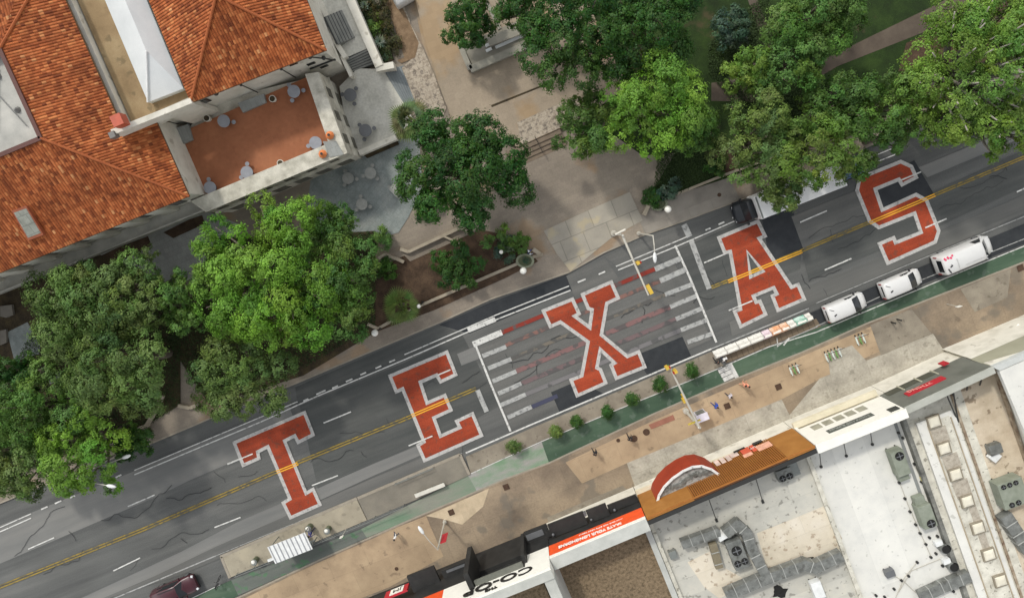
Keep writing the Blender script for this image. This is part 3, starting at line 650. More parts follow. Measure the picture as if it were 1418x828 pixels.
w.build('window', win_glass, ub)
w = MB()
for k in range(11):
    c = o+dd*(0.5+k*0.38)+nq*0.03; w.wall(c, c+dd*0.2, 9.0+0.1*(k % 2), 9.35, 0.06, side=nq)
w.build('carved_frieze', stain_stucco, ub)
# pale metal hip roof in the gap
pa, pb, pc, pd = P(205, 142, 9.8), P(254, 123, 9.8), P(145, 0, 9.8), P(205, 0, 9.8)
ax = (pb-pa).normalized(); up = (pc-pa).normalized(); wd = (pb-pa).length
rg = pa+ax*wd*0.62+up*wd*1.05; rg.z = 10.9; far2 = up*26
w = MB(); w.face([pa, pb, rg]); w.face([pb, pb+far2, rg+far2, rg]); w.face([pa, rg, rg+far2, pa+far2])
w.prism([pa, pb, pb+far2, pa+far2], 8.5, 9.78)
w.build('metal_roof', M('pale_metal_roof', [(196, 200, 200), (212, 215, 214)], scale=0.5, fine=0.04, rough=0.45, spec=0.4), ub)
w = MB(); w.tube([pa+ZV*.06, rg+ZV*.06], .10, 6); w.build('ridge_cap', white_metal, ub)
# drain pipes
w = MB()
q = A2+e2*2.2+n2*.15; w.tube([rz(q, 9.6), rz(q+e2*8.6, 9.6)], .08, 6); w.ball(rz(q, 9.55), .24)
for k in (2.2, 6.0): w.tube([rz(q+e2*k, 9.6), rz(q+e2*k, 5.3)], .06, 6); w.ball(rz(q+e2*k, 9.2), .14)
w.ball(rz(B2-e2*1.6+n2*.1, 9.6), .2); w.ball(rz(B2-e2*.9+n2*.2, 7.6), .2)
w.tube([rz(B2-e2*2.6+n2*.1, 9.9), rz(B2-e2*1.6+n2*.1, 9.6), rz(B2-e2*.9+n2*.2, 7.4), rz(B2-e2*.4+n2*.3, 5.4)], .07, 6)
w.build('drain_pipe', dark_metal, ub)
# windows of the tower corner
w = MB(); c = B2-e2*ov+n2*(ov-.03)
for t_, z0 in ((2.6, 8.2), (1.5, 6.4), (0.9, 4.2)): w.wall(c-e2*(t_+.75), c-e2*t_, z0, z0+.5, .06, side=-n2)
w.build('window', win_glass, ub)
w = MB(); w.wall(c-e2*2.4, c+e2*0.12, 5.3, 5.5, .1, side=-n2); w.build('string_course', dark_metal, ub)
# front wall windows, pilasters, balcony ledge
wf = MB(); pil = MB(); led = MB()
for k in range(12):
    a = 2.0+k*3.1
    c = r1(a+1.1, ov-.02); wf.wall(c, r1(a, ov-.02), 6.2, 8.4, .06, side=-nu)
    c = r1(a+1.2, ov-.02); wf.wall(c, r1(a, ov-.02), 1.2, 3.4, .06, side=-nu)
    pil.wall(r1(a+2.8, ov-.02), r1(a+1.6, ov-.02), 0.1, 9.6, .3, side=-nu)
wf.build('window', win_glass, ub); pil.build('pilaster', stucco, ub)
led.wall(r1(60, ov-.02), r1(0.2, ov-.02), 4.6, 4.85, 1.3, side=-nu); led.wall(r1(60, ov-1.2), r1(0.2, ov-1.2), 4.85, 5.6, .14, side=-nu)
led.build('balcony_ledge', M('grey_ledge', [(150, 150, 142), (172, 170, 160), (188, 186, 176)], scale=0.8, fine=0.1), ub)
# skylight in the front slope
def onslope(a, b, dz=0.0): return rz(r1(a, b), EZ+b*TP+dz)
def pslope(x, y):
    z = EZ
    for _ in range(12):
        p = P(x, y, z); b = (p-hc).dot(nu); z = EZ+b*TP
    return p
sk = [pslope(20, 292), pslope(40, 285), pslope(64, 325), pslope(43, 333)]
w = MB(); n_ = Vector((0, 0, .35)); w.loft([[p for p in sk], [p+n_ for p in sk]]); w.build('skylight_frame', plain('rust_red_frame', (150, 84, 56)), ub)
cc = sum(sk, Vector())/4
w = MB(); w.face([cc+(p-cc)*.84+n_*1.06 for p in sk]); w.build('skylight_glass', M('grey_skylight_glass', [(120, 122, 112), (146, 148, 138), (160, 162, 152)], scale=1.5, fine=0.1, rough=0.4, brick=(.8, .8, .05, .7)), ub)
# small rooftop boxes
w = MB(); q = pslope(168, 168); w.box((q.x, q.y, q.z+.2), (.9, .9, 1.0), ANG); w.build('roof_vent', plain('rust_vent', (176, 84, 60)), ub)
# terrace block
TZ = 5.2
tr = thing('roof_terrace', rz(P(360, 190, TZ), 0), 'terracotta roof terrace with pale stone parapets on a white ground-floor block', 'terrace')
tl, trr, br, bl = P(236, 190, TZ), P(427, 106, TZ), P(459, 200, TZ), P(270, 279, TZ)
w = MB(); w.prism([tl, trr, br, bl], TZ-.3, TZ); w.build('terrace_floor', terracotta, tr)
oc = P(481, 212, 6.2); of = P(285, 294, 6.2); orr = P(441, 100, 6.2); oc.z = of.z = orr.z = 0
w = MB()
blk = [oc, orr, rz(A2+n2*1.0, 0), rz(r1(0.4, fw-1), 0), rz(r1(.4, .4), 0), of]
w.prism(blk, 0.0, TZ-.32); w.build('wall', stain_stucco, tr)
w = MB()
fr_in = [br, oc, of, bl]; w.prism([rz(q, 0) for q in fr_in], TZ-.31, 6.15)
w.prism([rz(q, 0) for q in (br, trr, orr, oc)], TZ-.31, 6.2)
w.build('parapet', stain_stucco, tr)
w = MB(); w.wall(tl, bl, TZ, TZ+.8, .35, side=-ew); w.build('kerb_wall', stucco, tr)
nf = Vector(((oc-of).y, -(oc-of).x, 0)).normalized()
if nf.dot(DV) < 0: nf = -nf
ef = (oc-of).normalized(); w = MB(); Lf = (oc-of).length
k = .8
while k < Lf-1.5:
    a = of+ef*k-nf*.03; w.wall(a, a+ef*1.4, 0.6, 3.6, .07, side=nf)
    a = of+ef*k-nf*.03; w.wall(a, a+ef*.9, 4.7, 5.6, .07, side=nf); k += 2.3
er = (oc-orr).normalized(); nr2 = Vector((er.y, -er.x, 0)); 
if nr2.dot(RV) < 0: nr2 = -nr2
k = 1.2
while k < (oc-orr).length-1:
    a = orr+er*k-nr2*.03; w.wall(a, a+er*.9, 3.9, 5.4, .07, side=nr2); w.wall(a, a+er*1.1, 1.0, 3.0, .07, side=nr2); k += 2.2
w.build('window', plain('shaded_opening', (92, 90, 80), .8, var=.3), tr)
w = MB(); w.wall(of+nf*.0, oc, 4.0, 4.25, .22, side=nf); w.wall(orr, oc, 3.3, 3.55, .2, side=nr2); w.build('string_course', stain_stucco, tr)
w = MB()
for poly in ([(232, 182), (260, 172), (266, 194), (243, 204)], [(329, 143), (365, 130), (368, 142), (336, 156)]):
    w.prism(px(poly, TZ+.35), TZ, TZ+.35)
w.prism(px([(447, 196), (466, 196), (476, 214), (456, 218)], 6.22), TZ, 6.23)
w.build('stone_pad', M('grey_stone_pad', [(136, 138, 134), (156, 158, 154)], scale=1, fine=0.1, brick=(.5, 3, .02, .8)), tr)
# terrace furniture: round tables with stools
def round_table(loc, label, group, r=0.72, seats=3, square=False, mat=steelgrey):
    t = thing('cafe_table', loc, label, 'table', group, rng.random()*6)
    m_ = MB()
    if square: m_.box((0, 0, .73), (1.15, 1.15, .06))
    else: m_.cyl((0, 0), r, .70, .76, 20)
    m_.build('tabletop', mat, t, True)
    MB().cyl((0, 0), .06, 0, .70, 8).cyl((0, 0), .34, 0, .04, 10).build('pedestal', dark_metal, t, True)
    for k in range(seats):
        a = k*2*math.pi/3+.5; cx, cy = (r+.22)*math.cos(a), (r+.22)*math.sin(a)
        MB().cyl((cx, cy), .2, .42, .46, 12).cyl((cx, cy), .035, 0, .42, 6).build('stool', mat, t, True)
    return t
tabm = plain('grey_table_paint', (138, 140, 146), 0.45)
TB = [(407, 127, 'round grey table in the terrace corner nearest the tall stair steps', 3), (310, 168, 'round grey table on the terrace below the tower wall', 1), (437, 198, 'round grey table on the terrace beside the two orange umbrellas', 2),
      (342, 239, 'round grey table near the middle of the terrace front parapet', 2), (291, 260, 'round grey table in the lower left terrace corner beside the tiled roof', 1)]
for x, y, lb, s_ in TB: round_table(P(x, y, TZ+.7)-ZV*.7, lb, 'terrace tables', .58, s_, False, tabm)
def planter_pot(loc, label, r=.32, h=.6, mat=None, cat='planter', plant=False):
    t = thing('stone_urn', loc, label, cat, 'terrace urns')
    MB().cyl((0, 0), r*.7, 0, h, 12, r).build('bowl', mat or stucco, t, True)
    MB().cyl((0, 0), r*.8, h, h+.02, 12).build('soil_fill', soil_dark, t, True)
planter_pot(P(286, 164, TZ+.6)-ZV*.6, 'pale urn standing against the tower wall on the terrace')
planter_pot(P(377, 137, TZ+.6)-ZV*.6, 'pale square-based urn beside the grey step pad under the tower eave')
planter_pot(P(388, 226, TZ+.6)-ZV*.6, 'pale urn beside the front parapet of the terrace')
def patio_umbrella(loc, label, mat, group, R=.75, h=2.3, n=8):
    t = thing('patio_umbrella', loc, label, 'umbrella', group)
    m_ = MB(); vs = [(0, 0, h)]+[(R*math.cos(2*math.pi*i/n), R*math.sin(2*math.pi*i/n), h-.42) for i in range(n)]
    m_.mesh(vs, [(0, 1+i, 1+(i+1) % n) for i in range(n)]); m_.build('canopy', mat, t, True)
    MB().cyl((0, 0), .03, 0, h+.1, 8).build('pole', dark_metal, t, True); MB().cyl((0, 0), .28, 0, .1, 10).build('base', steelgrey, t, True)
    MB().cyl((0, 0), .13, h-.03, h+.03, 8).build('vent_cap', dark_metal, t, True)
um = plain('orange_canvas', (214, 126, 72), .8)
patio_umbrella(P(455, 187, TZ+1.6)-ZV*1.6, 'small orange umbrella on the terrace edge, the upper of the two', um, 'orange terrace umbrellas', .4, 1.6)
patio_umbrella(P(445, 213, TZ+1.6)-ZV*1.6, 'small orange umbrella on the terrace corner, the lower of the two', um, 'orange terrace umbrellas', .4, 1.6)
# ------------------------------------------------------------------ side patio with steps and walls
PZ = 1.0
sp = thing('stone_patio', P(520, 150, 0), 'pale stone side patio with dark steps and white walls right of the terrace', 'patio')
MB().prism(px([(470, 120), (495, 95), (530, 96), (552, 132), (574, 168), (560, 180), (497, 210), (484, 200)], PZ), 0, PZ).build('paving', white_stone, sp)
MB().prism(px([(440, -30), (478, -30), (505, 50), (512, 66), (470, 84), (452, 50)], PZ+.9), 0, PZ+.9).build('upper_landing', white_stone, sp)
stepm = M('step_stone', [(118, 120, 116), (140, 140, 134)], scale=1.2, fine=0.15)
w = MB()
for k in range(6):
    f0, f1 = k/6, (k+1)/6
    a, b, c, d = [(478+8*f0, 82+18*f0), (510+8*f0, 66+22*f0), (510+8*f1, 66+22*f1), (478+8*f1, 82+18*f1)]
    z = PZ+.9-.15*(k+.6); w.prism(px([a, b, c, d], z), .1, z)
w.build('steps', stepm, sp); NOS = [((478+8*k/6, 82+18*k/6), (510+8*k/6, 66+22*k/6), PZ+.9-.15*(k+.6)) for k in range(6)]
w = MB()
for k in range(6):
    f0, f1 = k/6, (k+1)/6
    L = lambda f, t: (449+(473-449)*f+(467-448)*t*0+18*t, 24-10*f+38*t)
    a, b, c, d = L(f0, 0), L(f1, 0), L(f1, 1), L(f0, 1)
    z = PZ+.9+.15*(6-k); w.prism(px([a, b, c, d], z), .1, z)
w.build('stair', stepm, sp); NOS += [(L(k/6, 0), L(k/6, 1), PZ+.9+.15*(6-k)) for k in range(6)]
nz = MB()
for a, b, z in NOS: ribbon(nz, [P(a[0], a[1], z+.006), P(b[0], b[1], z+.006)], .17)
nz.build('stair_nosing', plain('dark_step_edge', (62, 63, 62), .8), sp)
w = MB()
for k in range(7):
    f0, f1 = k/7, (k+1)/7
    a, b, c, d = [(532+27*f0, 98-7*f0), (532+27*f1, 98-7*f1), (560+16*f1, 146-8*f1), (560+16*f0, 146-8*f0)]
    z = PZ-.13*(k+.5); w.prism(px([a, b, c, d], z), .05, z)
w.build('steps', M('blue_step_stone', [(116, 122, 124), (136, 142, 142)], scale=1.2, fine=0.15), sp)
w = MB()
def pw(pts, wd, z0, z1):
    q = [rz(p, 0) for p in px(pts, z1)]
    for i in range(len(q)-1): w.wall(q[i], q[i+1], z0, z1-.003*i, wd)
pw([(472, -30), (525, 92)], .8, 0, 2.1); pw([(520, 95), (545, 90)], .6, 0, 2.0); pw([(437, -10), (455, 30), (462, 54), (478, 80)], .45, 0, 2.6); pw([(473, 78), (486, 106)], .3, 0, 2.4); pw([(497, 212), (548, 190)], .5, 0, 1.5)
w.build('patio_wall', stucco, sp)
MB().prism(px([(500, 212), (548, 192), (552, 200), (508, 219)], .5), 0, .5).build('planting_trough', soil_dark, sp)
round_table(P(485, 132, PZ+.7)-ZV*.7, 'dark round table on the pale side patio near the tower corner', 'side patio tables', .62, 3)
round_table(P(506, 181, PZ+.7)-ZV*.7, 'dark round table on the pale side patio near its front wall', 'side patio tables', .62, 3)
w = MB().prism(px([(484, -30), (502, -30), (545, 82), (528, 90)], .5), 0, .45)
w = w.build('planting_bed', soil_dark); tag(w, kind='structure')
sheet('flagstone_path', [[(545, -20), (556, 0), (572, 40), (585, 66), (600, 100), (618, 150), (612, 165), (585, 165), (560, 120), (556, 95), (572, 80), (562, 40), (545, 0)]], .215, limestone)
sheet('leaf_litter', [[(530, -10), (548, -10), (580, 60), (575, 80), (556, 88), (550, 84), (560, 80)]], .222, M('leaf_litter', [(100, 82, 62), (128, 106, 82), (146, 124, 98)], scale=1.5, fine=0.25))
# raised mall: steps and slab
us = MB(); us.prism(px([(560, -80), (735, 190), (800, 160), (840, 140), (1000, 40), (900, -80)], .75), .1, .75) if False else None
UPL = .62
o = MB().prism(px([(628, 168), (664, 178), (717, 204), (770, 180), (812, 160), (870, 120), (830, 40), (790, -60), (560, -60), (590, 60), (616, 140)], UPL), .1, UPL).build('plaza', plaza_m); o['kind'] = 'structure'
sheet('flagstone_band', [[(716, 170), (770, 146), (800, 134), (806, 160), (770, 180), (722, 200)]], UPL+.004, limestone)
sheet('plaza_joint', [[(680, 146), (766, 112), (767, 114), (681, 149)]], UPL+.004, soil_dark)
w = MB()
for k in range(4):
    z = UPL-.12*(k+1)+.02; dx, dy = k*3.0, k*5.5
    w.prism(px([(700+dx, 211+dy), (775+dx, 178+dy), (778+dx, 184.5+dy), (703+dx, 217.5+dy)], z), .1, z)
o = w.build('plaza_steps', M('plaza_step_stone', [(112, 100, 86), (132, 118, 102)], scale=1.2, fine=.12)); o['kind'] = 'structure'
rl = thing('handrail', P(745, 200, .4), 'thin metal handrail down the middle of the plaza steps', 'handrail')
MB().tube([P(741, 190, 1.5), P(752, 212, 1.1)], .03, 6).tube([P(741, 190, .5), P(741, 190, 1.5)], .03, 6).tube([P(752, 212, .2), P(752, 212, 1.1)], .03, 6).build('rail', dark_metal, rl)
# seat wall with planter at the top of the mall
pb_ = thing('stone_planter_wall', P(690, 70, UPL), 'pale stone planter wall with bench ledges below the small round tree', 'planter')
w = MB()
for pts, wd, z1 in (([(636, 60), (651, 96)], .5, 1.2), ([(651, 96), (730, 62)], .7, 1.2), ([(676, 58), (728, 38)], .9, 1.5), ([(672, 0), (692, 40)], .35, 1.1)):
    q = [rz(p, 0) for p in px(pts, z1)]; w.wall(q[0], q[1], UPL, z1, wd)
w.build('wall', M('planter_limestone', [(140, 138, 126), (160, 156, 144)], scale=.8, fine=.1), pb_)
w = MB()
for pts in ([(686, 66), (727, 48)], [(672, 64), (680, 60)], [(673, 71), (681, 67)]):
    q = px(pts, 1.15); w.wall(q[0], q[1], 1.0, 1.15, .28)
w.build('bench_ledge', white_metal, pb_)
o = MB().prism(px([(640, 62), (720, 28), (728, 58), (655, 92)], 1.0), .5, 1.0).build('planting_bed', M('planter_gravel', [(128, 124, 112), (146, 142, 130)], scale=1, fine=.12)); o['kind'] = 'structure'
# low garden walls by the street
gwm = M('low_wall_stone', [(148, 138, 120), (172, 162, 144)], scale=1.2, fine=0.1)
def lowwall(name, label, pts, wd=.32, h=.6, z0=.1, cat='garden wall', mat=None):
    q = [rz(p, 0) for p in px(pts, h)]
    c = q[0]; t = MB()
    for i in range(len(q)-1): t.wall(q[i], q[i+1], z0, h-.003*i, wd)
    o = t.build(name, mat or gwm); tag(o, label, cat); return o
lowwall('garden_wall', 'low stone wall with a kink along the top of the mulch bed', [(554, 345), (565, 349), (636, 316), (644, 318), (648, 321)], .3)
lowwall('garden_wall', 'short low stone wall spur slanting into the mulch bed', [(524, 358), (533, 352), (559, 363)], .3)
lowwall('garden_wall', 'low stone wall spur under the magnolia branches', [(614, 327), (638, 338)], .2)
lowwall('garden_wall', 'low stone edging along the street side of the mulch bed', [(509, 449), (523, 455), (580, 424), (640, 398), (715, 366), (735, 357), (752, 352)], .3, .4)
lowwall('garden_wall', 'short low stone wall beside the magnolia trunk', [(583, 299), (600, 291)], .3)
lowwall('garden_wall', 'low stone wall climbing from the sidewalk into the left garden', [(202, 590), (216, 566), (224, 548)], .4, .6)
lowwall('garden_wall', 'low pale kerb wall at the left garden corner', [(180, 598), (202, 589)], .3, .4)
lowwall('garden_wall', 'pale garden wall spur near the big bright tree and sidewalk', [(246, 562), (262, 565), (275, 560)], .35, .5)
lowwall('garden_wall', 'low stone wall slanting up beside the lawn to the round planter ring', [(892, 298), (908, 262)], .4, .6)
lowwall('garden_wall', 'long low retaining kerb along the lawn behind the grey sidewalk', [(932, 271), (1002, 243), (1200, 170)], .25, .4)
lowwall('garden_wall', 'short stone wall end below the agave planter disc', [(738, 345), (748, 352)], .4, .7)
for x, y, lb, cat in ((727, 361, 'round grey-green stone planter ring at the mulch bed corner', 'planter ring'), (911, 282, 'oval stone planter ring at the lawn corner beside the lamp', 'planter ring')):
    t = thing('planter_ring', P(x, y, .14), lb, cat)
    m_ = MB(); R0 = .85; n = 22
    vs = []; 
    for r_, z in ((R0, 0), (R0, .42), (R0-.22, .42), (R0-.22, .25)): vs += [(r_*1.1*math.cos(2*math.pi*i/n), r_*.85*math.sin(2*math.pi*i/n), z) for i in range(n)]
    m_.mesh(vs, [(k*n+i, k*n+(i+1) % n, (k+1)*n+(i+1) % n, (k+1)*n+i) for k in range(3) for i in range(n)]); m_.build('rim', M('ring_stone', [(120, 124, 104), (140, 144, 122)], scale=1.2, fine=.12), t, True)
    MB().mesh([(.7*math.cos(2*math.pi*i/n), .55*math.sin(2*math.pi*i/n), .3) for i in range(n)], [tuple(range(n))]).build('soil_fill', M('ring_fill', [(84, 92, 66), (104, 110, 84)], scale=2, fine=.2), t, True)
# blue-grey patio tables
for x, y, lb in ((482, 247, 'pale round table on the blue-grey patio, nearest the terrace wall'), (513, 240, 'pale round table on the blue-grey patio beside the planting trough'), (549, 262, 'pale square table on the blue-grey patio near the dark magnolia'), (501, 283, 'pale round table on the blue-grey patio, lowest of the group')):
    round_table(P(x, y, .85)-ZV*.7, lb, 'blue patio tables', .58, 3, x == 549, M('pale_table', [(138, 140, 134), (160, 160, 154)], scale=2, fine=.1) if x == 482 else bpy.data.materials['pale_table'])
# old ruin court in the left garden
for poly, lb in (([(0, 424), (16, 422), (18, 436), (8, 440), (0, 438)], 'grey stone slab at the left picture edge, upper of two'), ([(0, 458), (8, 456), (9, 474), (0, 478)], 'grey stone slab at the left picture edge, lower of two')):
    o = MB().prism(px(poly, .5), .1, .5).build('stone_slab', M('slab_stone', [(112, 108, 100), (132, 126, 116)], scale=1, fine=.1)); tag(o, lb, 'stone slab')
bn = thing('garden_bench', P(80, 523, .14), 'dark slatted garden bench in a gap between the left trees', 'bench', rz=ANG)
m_ = MB()
for k in range(4): m_.box((0, -.25+.15*k, .45), (1.5, .11, .04))
m_.build('seat', steelgrey, bn, True)
MB().box((0, .34, .7), (1.5, .05, .4)).build('backrest', dark_metal, bn, True)
for s_ in (-.65, .65): MB().box((s_, 0, .22), (.06, .5, .43)).build('leg', dark_metal, bn, True)
# ------------------------------------------------------------------ shops along the lower edge
FLN = [(-60, 32.0), (-9.86, 31.15), (0.0, 30.85), (16.7, 30.15), (25.75, 30.0), (34.45, 29.35), (60, 28.6)]
def FT(s):
    for (a, ta), (b, tb) in zip(FLN, FLN[1:]):
        if a <= s <= b: return ta+(tb-ta)*(s-a)/(b-a)
    return 30
def FP(s, off=0.0, z=0.0): return X(s, FT(s)+off, z)     # off > 0 is into the building
def panel(m, s0, s1, z0, z1, off=0.0, th=0.25, mi=0):
    m.wall(FP(s0, off), FP(s1, off), z0, z1, th, mi, side=DV)
def flatbox(m, s0, s1, t0, t1, z0, z1, mi=0): m.prism([X(s0, t0), X(s1, t0), X(s1, t1), X(s0, t1)], z0, z1, mi)
TB_ = 66.0
def building(name, label, s0, s1, zr, roofm, wallm, off=0.3):
    root = thing(name, rz(FP((s0+s1)/2), 0), label, 'shop building')
    MB().prism([FP(s0+.02, off), FP(s1-.02, off), X(s1-.02, TB_), X(s0+.02, TB_)], 0, zr-.03).build('wall', wallm, root)
    MB().prism([FP(s0+.05, off+.05), FP(s1-.05, off+.05), X(s1-.05, TB_-.05), X(s0+.05, TB_-.05)], zr-.025, zr).build('roof', roofm, root)
    return root
# --- bookshop with white frame
co = building('campus_store', 'shop building with white upside-down lettered frame, orange banner and brown gravel roof', -11.2, -0.02, 5.0, gravel, stucco)
co2 = thing('campus_store_entrance', rz(FP(-16), 0), 'tall white shop entrance frame with black lettering above dark canopies', 'shop front')
m = MB(); m.prism([FP(-40, .5), FP(-11.3, .5), X(-11.3, TB_), X(-40, TB_)], 0, 4.4); m.build('wall', black_panel, co2)
m = MB(); m.prism([FP(-40, 1.5), FP(-12, 1.5), X(-12, TB_), X(-40, TB_)], 4.42, 5.0); m.build('roof', gravel, co2)
m = MB(); panel(m, -12.45, -9.95, 5.9, 10.0, 0, 1.1); panel(m, -21.2, -18.0, 6.1, 10.0, 0, 1.1); panel(m, -17.99, -12.46, 8.0, 10.0, .02, 1.07)
m.build('white_frame', white_panel, co2)
m = MB(); panel(m, -21.2, -9.96, 10.0, 10.06, .22, 0.9); flatbox(m, -11.0, -9.97, FT(-10.5)+1.0, TB_, 4.0, 9.9); m.build('parapet_cap', M('grey_coping', [(166, 168, 162), (186, 187, 180)], scale=.8, fine=.06), co2)
m = MB(); panel(m, -24.5, -21.21, 6.1, 8.4, 0, .4); m.build('orange_banner', orange_sign, co2)
m = MB(); panel(m, -12.45, -9.95, 3.0, 5.88, .1, .3); panel(m, -24.6, -18.0, 3.0, 6.08, .1, .3); panel(m, -17.99, -12.46, 3.0, 7.98, .9, .2); m.build('shop_window', black_panel, co2)
m = MB(); m.prism([FP(-18.2, -1.7), FP(-17.7, -1.7), FP(-17.7, .8), FP(-18.2, .8)], 2.9, 8.3); m.prism([FP(-12.55, -.9), FP(-12.2, -.9), FP(-12.2, .3), FP(-12.55, .3)], 2.9, 7.4); m.build('canopy_fin', black_panel, co2)
m = MB(); flatbox(m, -24.9, -21.9, 29.7, FT(-23)+.2, 3.6, 3.95); flatbox(m, -21.5, -18.25, 30.6, FT(-20)+.2, 3.3, 3.6); flatbox(m, -12.1, -9.6, 30.0, FT(-11)+.2, 3.3, 3.6); m.build('canopy', black_panel, co2)
m = MB(); flatbox(m, -21.0, -18.6, 30.75, 31.0, 3.6, 3.68); flatbox(m, -12.0, -10.2, 30.3, 30.9, 3.6, 3.68); m.build('canopy_light', steelgrey, co2)
m = MB(); panel(m, -17.6, -12.6, 7.7, 7.98, -.5, 1.4); m.build('entrance_ledge', grey_clad, co2)
lettering = text_mesh
lettering('store_lettering', 'CO-OP', 1.5, FP(-15.2, -.06, 8.78), -RV, ZV, black_letter, co2, .05, sx=1.5, bold=.02)
lettering('small_lettering', 'THE', .48, FP(-15.9, -.06, 9.68), -RV, ZV, black_letter, co2, .04, sx=1.4, bold=.015)
# orange banner wall of the next bay
m = MB(); panel(m, -9.9, -.05, 5.9, 8.2, 0, .3); m.build('orange_banner', orange_sign, co)
m = MB(); panel(m, -9.9, -.05, 8.2, 8.45, -.02, 1.25); flatbox(m, -.6, -.03, 32.0, TB_, 4.9, 5.5); m.build('parapet_cap', M('pale_grey_coping', [(170, 172, 166), (192, 193, 187)], scale=.8, fine=.06), co)
m = MB(); panel(m, -9.9, -.05, 8.0, 8.452, -.07, .05); m.build('white_trim', white_panel, co)
m = MB(); panel(m, -9.9, -.05, 2.9, 5.88, .15, .3); m.build('shop_window', black_panel, co)
m = MB(); flatbox(m, -9.4, -5.6, 29.7, 31.1, 4.3, 4.6); flatbox(m, -5.3, -3.2, 29.75, 31.05, 4.35, 4.65); flatbox(m, -3.15, -.06, 30.2, 30.95, 4.0, 4.3); flatbox(m, -9.9, -9.45, 30.5, 31.1, 3.9, 4.2)
m.build('canopy', black_panel, co)
m = MB(); flatbox(m, -5.6, -5.35, 29.8, 30.2, 4.3, 4.72); m.ball(FP(-2.6, -.2, 4.6), .15); m.ball(FP(-9.2, -.4, 4.8), .15); m.ball(FP(-5.1, -.3, 4.8), .12); m.build('canopy_light', steelgrey, co)
lettering('banner_lettering', 'CELEBRATE YOUR LONGHORNS', .60, FP(-5.0, -.05, 7.25), -RV, ZV, bright_white, co, .03, sx=.88, bold=.02)
lettering('banner_small_text', 'SHOP GEAR AND GIFTS INSIDE TODAY', .26, FP(-4.4, -.05, 6.5), -RV, ZV, bright_white, co, .02, sx=1.0)
# left-most red and white shop sign
rs_ = thing('shop_sign', rz(FP(-26.5), 0), 'small red and white shop sign at the bottom picture edge left of the orange banner', 'shop sign')
m = MB(); panel(m, -27.8, -25.2, 3.2, 4.5, -.7, .2); m.build('sign_board', red_sign, rs_)
m = MB(); panel(m, -27.2, -25.7, 3.3, 4.4, -.75, .04); m.build('sign_panel', white_panel, rs_)
lettering('sign_text', 'JM', .8, FP(-26.4, -.78, 3.85), -RV, ZV, black_letter, rs_, .01, sx=1.2)
# --- brown panelled shop
br_ = building('brown_fronted_shop', 'shop building with tall brown front, curved red-brown awning and pale flat roof', 0.0, 17.0, 5.0, pale_roof, stucco)
m = MB(); panel(m, 0.02, 4.8, 3.0, 8.3, 0, .3); panel(m, 14.2, 16.9, 3.0, 8.3, 0, .3); m.build('facade_panel', wood_panel, br_)
m = MB(); panel(m, 4.8, 14.2, 3.0, 8.3, .12, .2); m.build('slat_backing', plain('dark_brown_backing', (84, 52, 26), .7), br_); m = MB()
for k in range(47): panel(m, 4.82+k*.2, 4.93+k*.2, 3.0, 8.28, -.06, .17)
m.build('slatted_panel', wood_slat, br_)
m = MB(); panel(m, 0.02, 16.95, 8.3, 8.36, -.03, .16); m.build('coping_edge', wood_slat, br_)
m = MB(); panel(m, 0.02, 16.95, 4.9, 8.34, .34, .42); m.build('parapet_back', dark_metal, br_)
m = MB(); panel(m, .05, 16.9, .1, 2.98, .8, .1); m.build('shop_window', win_glass, br_)
m = MB(); flatbox(m, .0, 16.95, FT(8)-.12, FT(8)+.9, 2.72, 2.98); m.build('ledge', M('cream_ledge', [(206, 198, 172), (222, 214, 190)], scale=1, fine=.05), br_)
arc = [(1.55, 30.75), (1.9, 30.25), (2.7, 29.6), (3.8, 29.1), (5.0, 28.8), (6.0, 28.75), (6.9, 29.0), (7.7, 29.7), (8.2, 30.5)]
m = MB()
for (a, b), (c, d) in zip(arc, arc[1:]): m.wall(X(a, b), X(c, d), 3.0, 5.9, .22, side=DV)
m.build('curved_awning', red_brown, br_)
m = MB()
for (a, b), (c, d) in zip(arc, arc[1:]): m.wall(X(a, b+.02), X(c, d+.02), 5.9, 5.96, .24, side=DV)
m.build('awning_rim', white_metal, br_)
m = MB(); m.prism([X(a, b+.1) for a, b in arc], 5.5, 5.6); m.build('awning_roof', M('cluttered_grey', [(70, 70, 66), (118, 118, 114), (164, 164, 160), (90, 84, 66)], scale=1.6, detail=4, fine=.2, contrast=.8), br_)
m = MB()
for k in range(12): m.box(tuple(X(2.6+.42*k, 29.75+.5*rng.random(), 5.65)), (.4, .3, .15+.2*rng.random()), ANG+rng.random())
m.build('awning_clutter', galv, br_)
m = MB()
for s_ in (8.4, 9.0, 9.6): panel(m, s_, s_+.45, 3.05, 4.3, -.1, .06)
panel(m, 10.1, 10.9, 3.05, 4.0, -.1, .06); m.build('window_poster', plain('pale_poster', (210, 190, 180), .6, var=.15), br_)
m = MB(); panel(m, 11.2, 12.1, 3.1, 4.5, -.12, .07); panel(m, 12.2, 12.6, 3.1, 4.6, -.12, .07); m.build('red_poster', plain('orange_red_poster', (206, 92, 66), .6), br_)
m = MB(); panel(m, 11.1, 12.0, 4.5, 5.1, -.14, .07); panel(m, 12.65, 14.1, 3.8, 5.0, -.12, .07); m.build('pink_poster', plain('salmon_poster', (226, 172, 146), .6, var=.1), br_)
m = MB(); panel(m, 10.6, 11.8, 3.0, 3.3, -.2, .06); panel(m, 12.6, 13.6, 3.0, 3.5, -.2, .06); m.build('dark_window', win_glass, br_)
lettering('poster_text', 'UT', .5, FP(12.4, -.16, 3.9), -RV, ZV, bright_white, br_, .01)
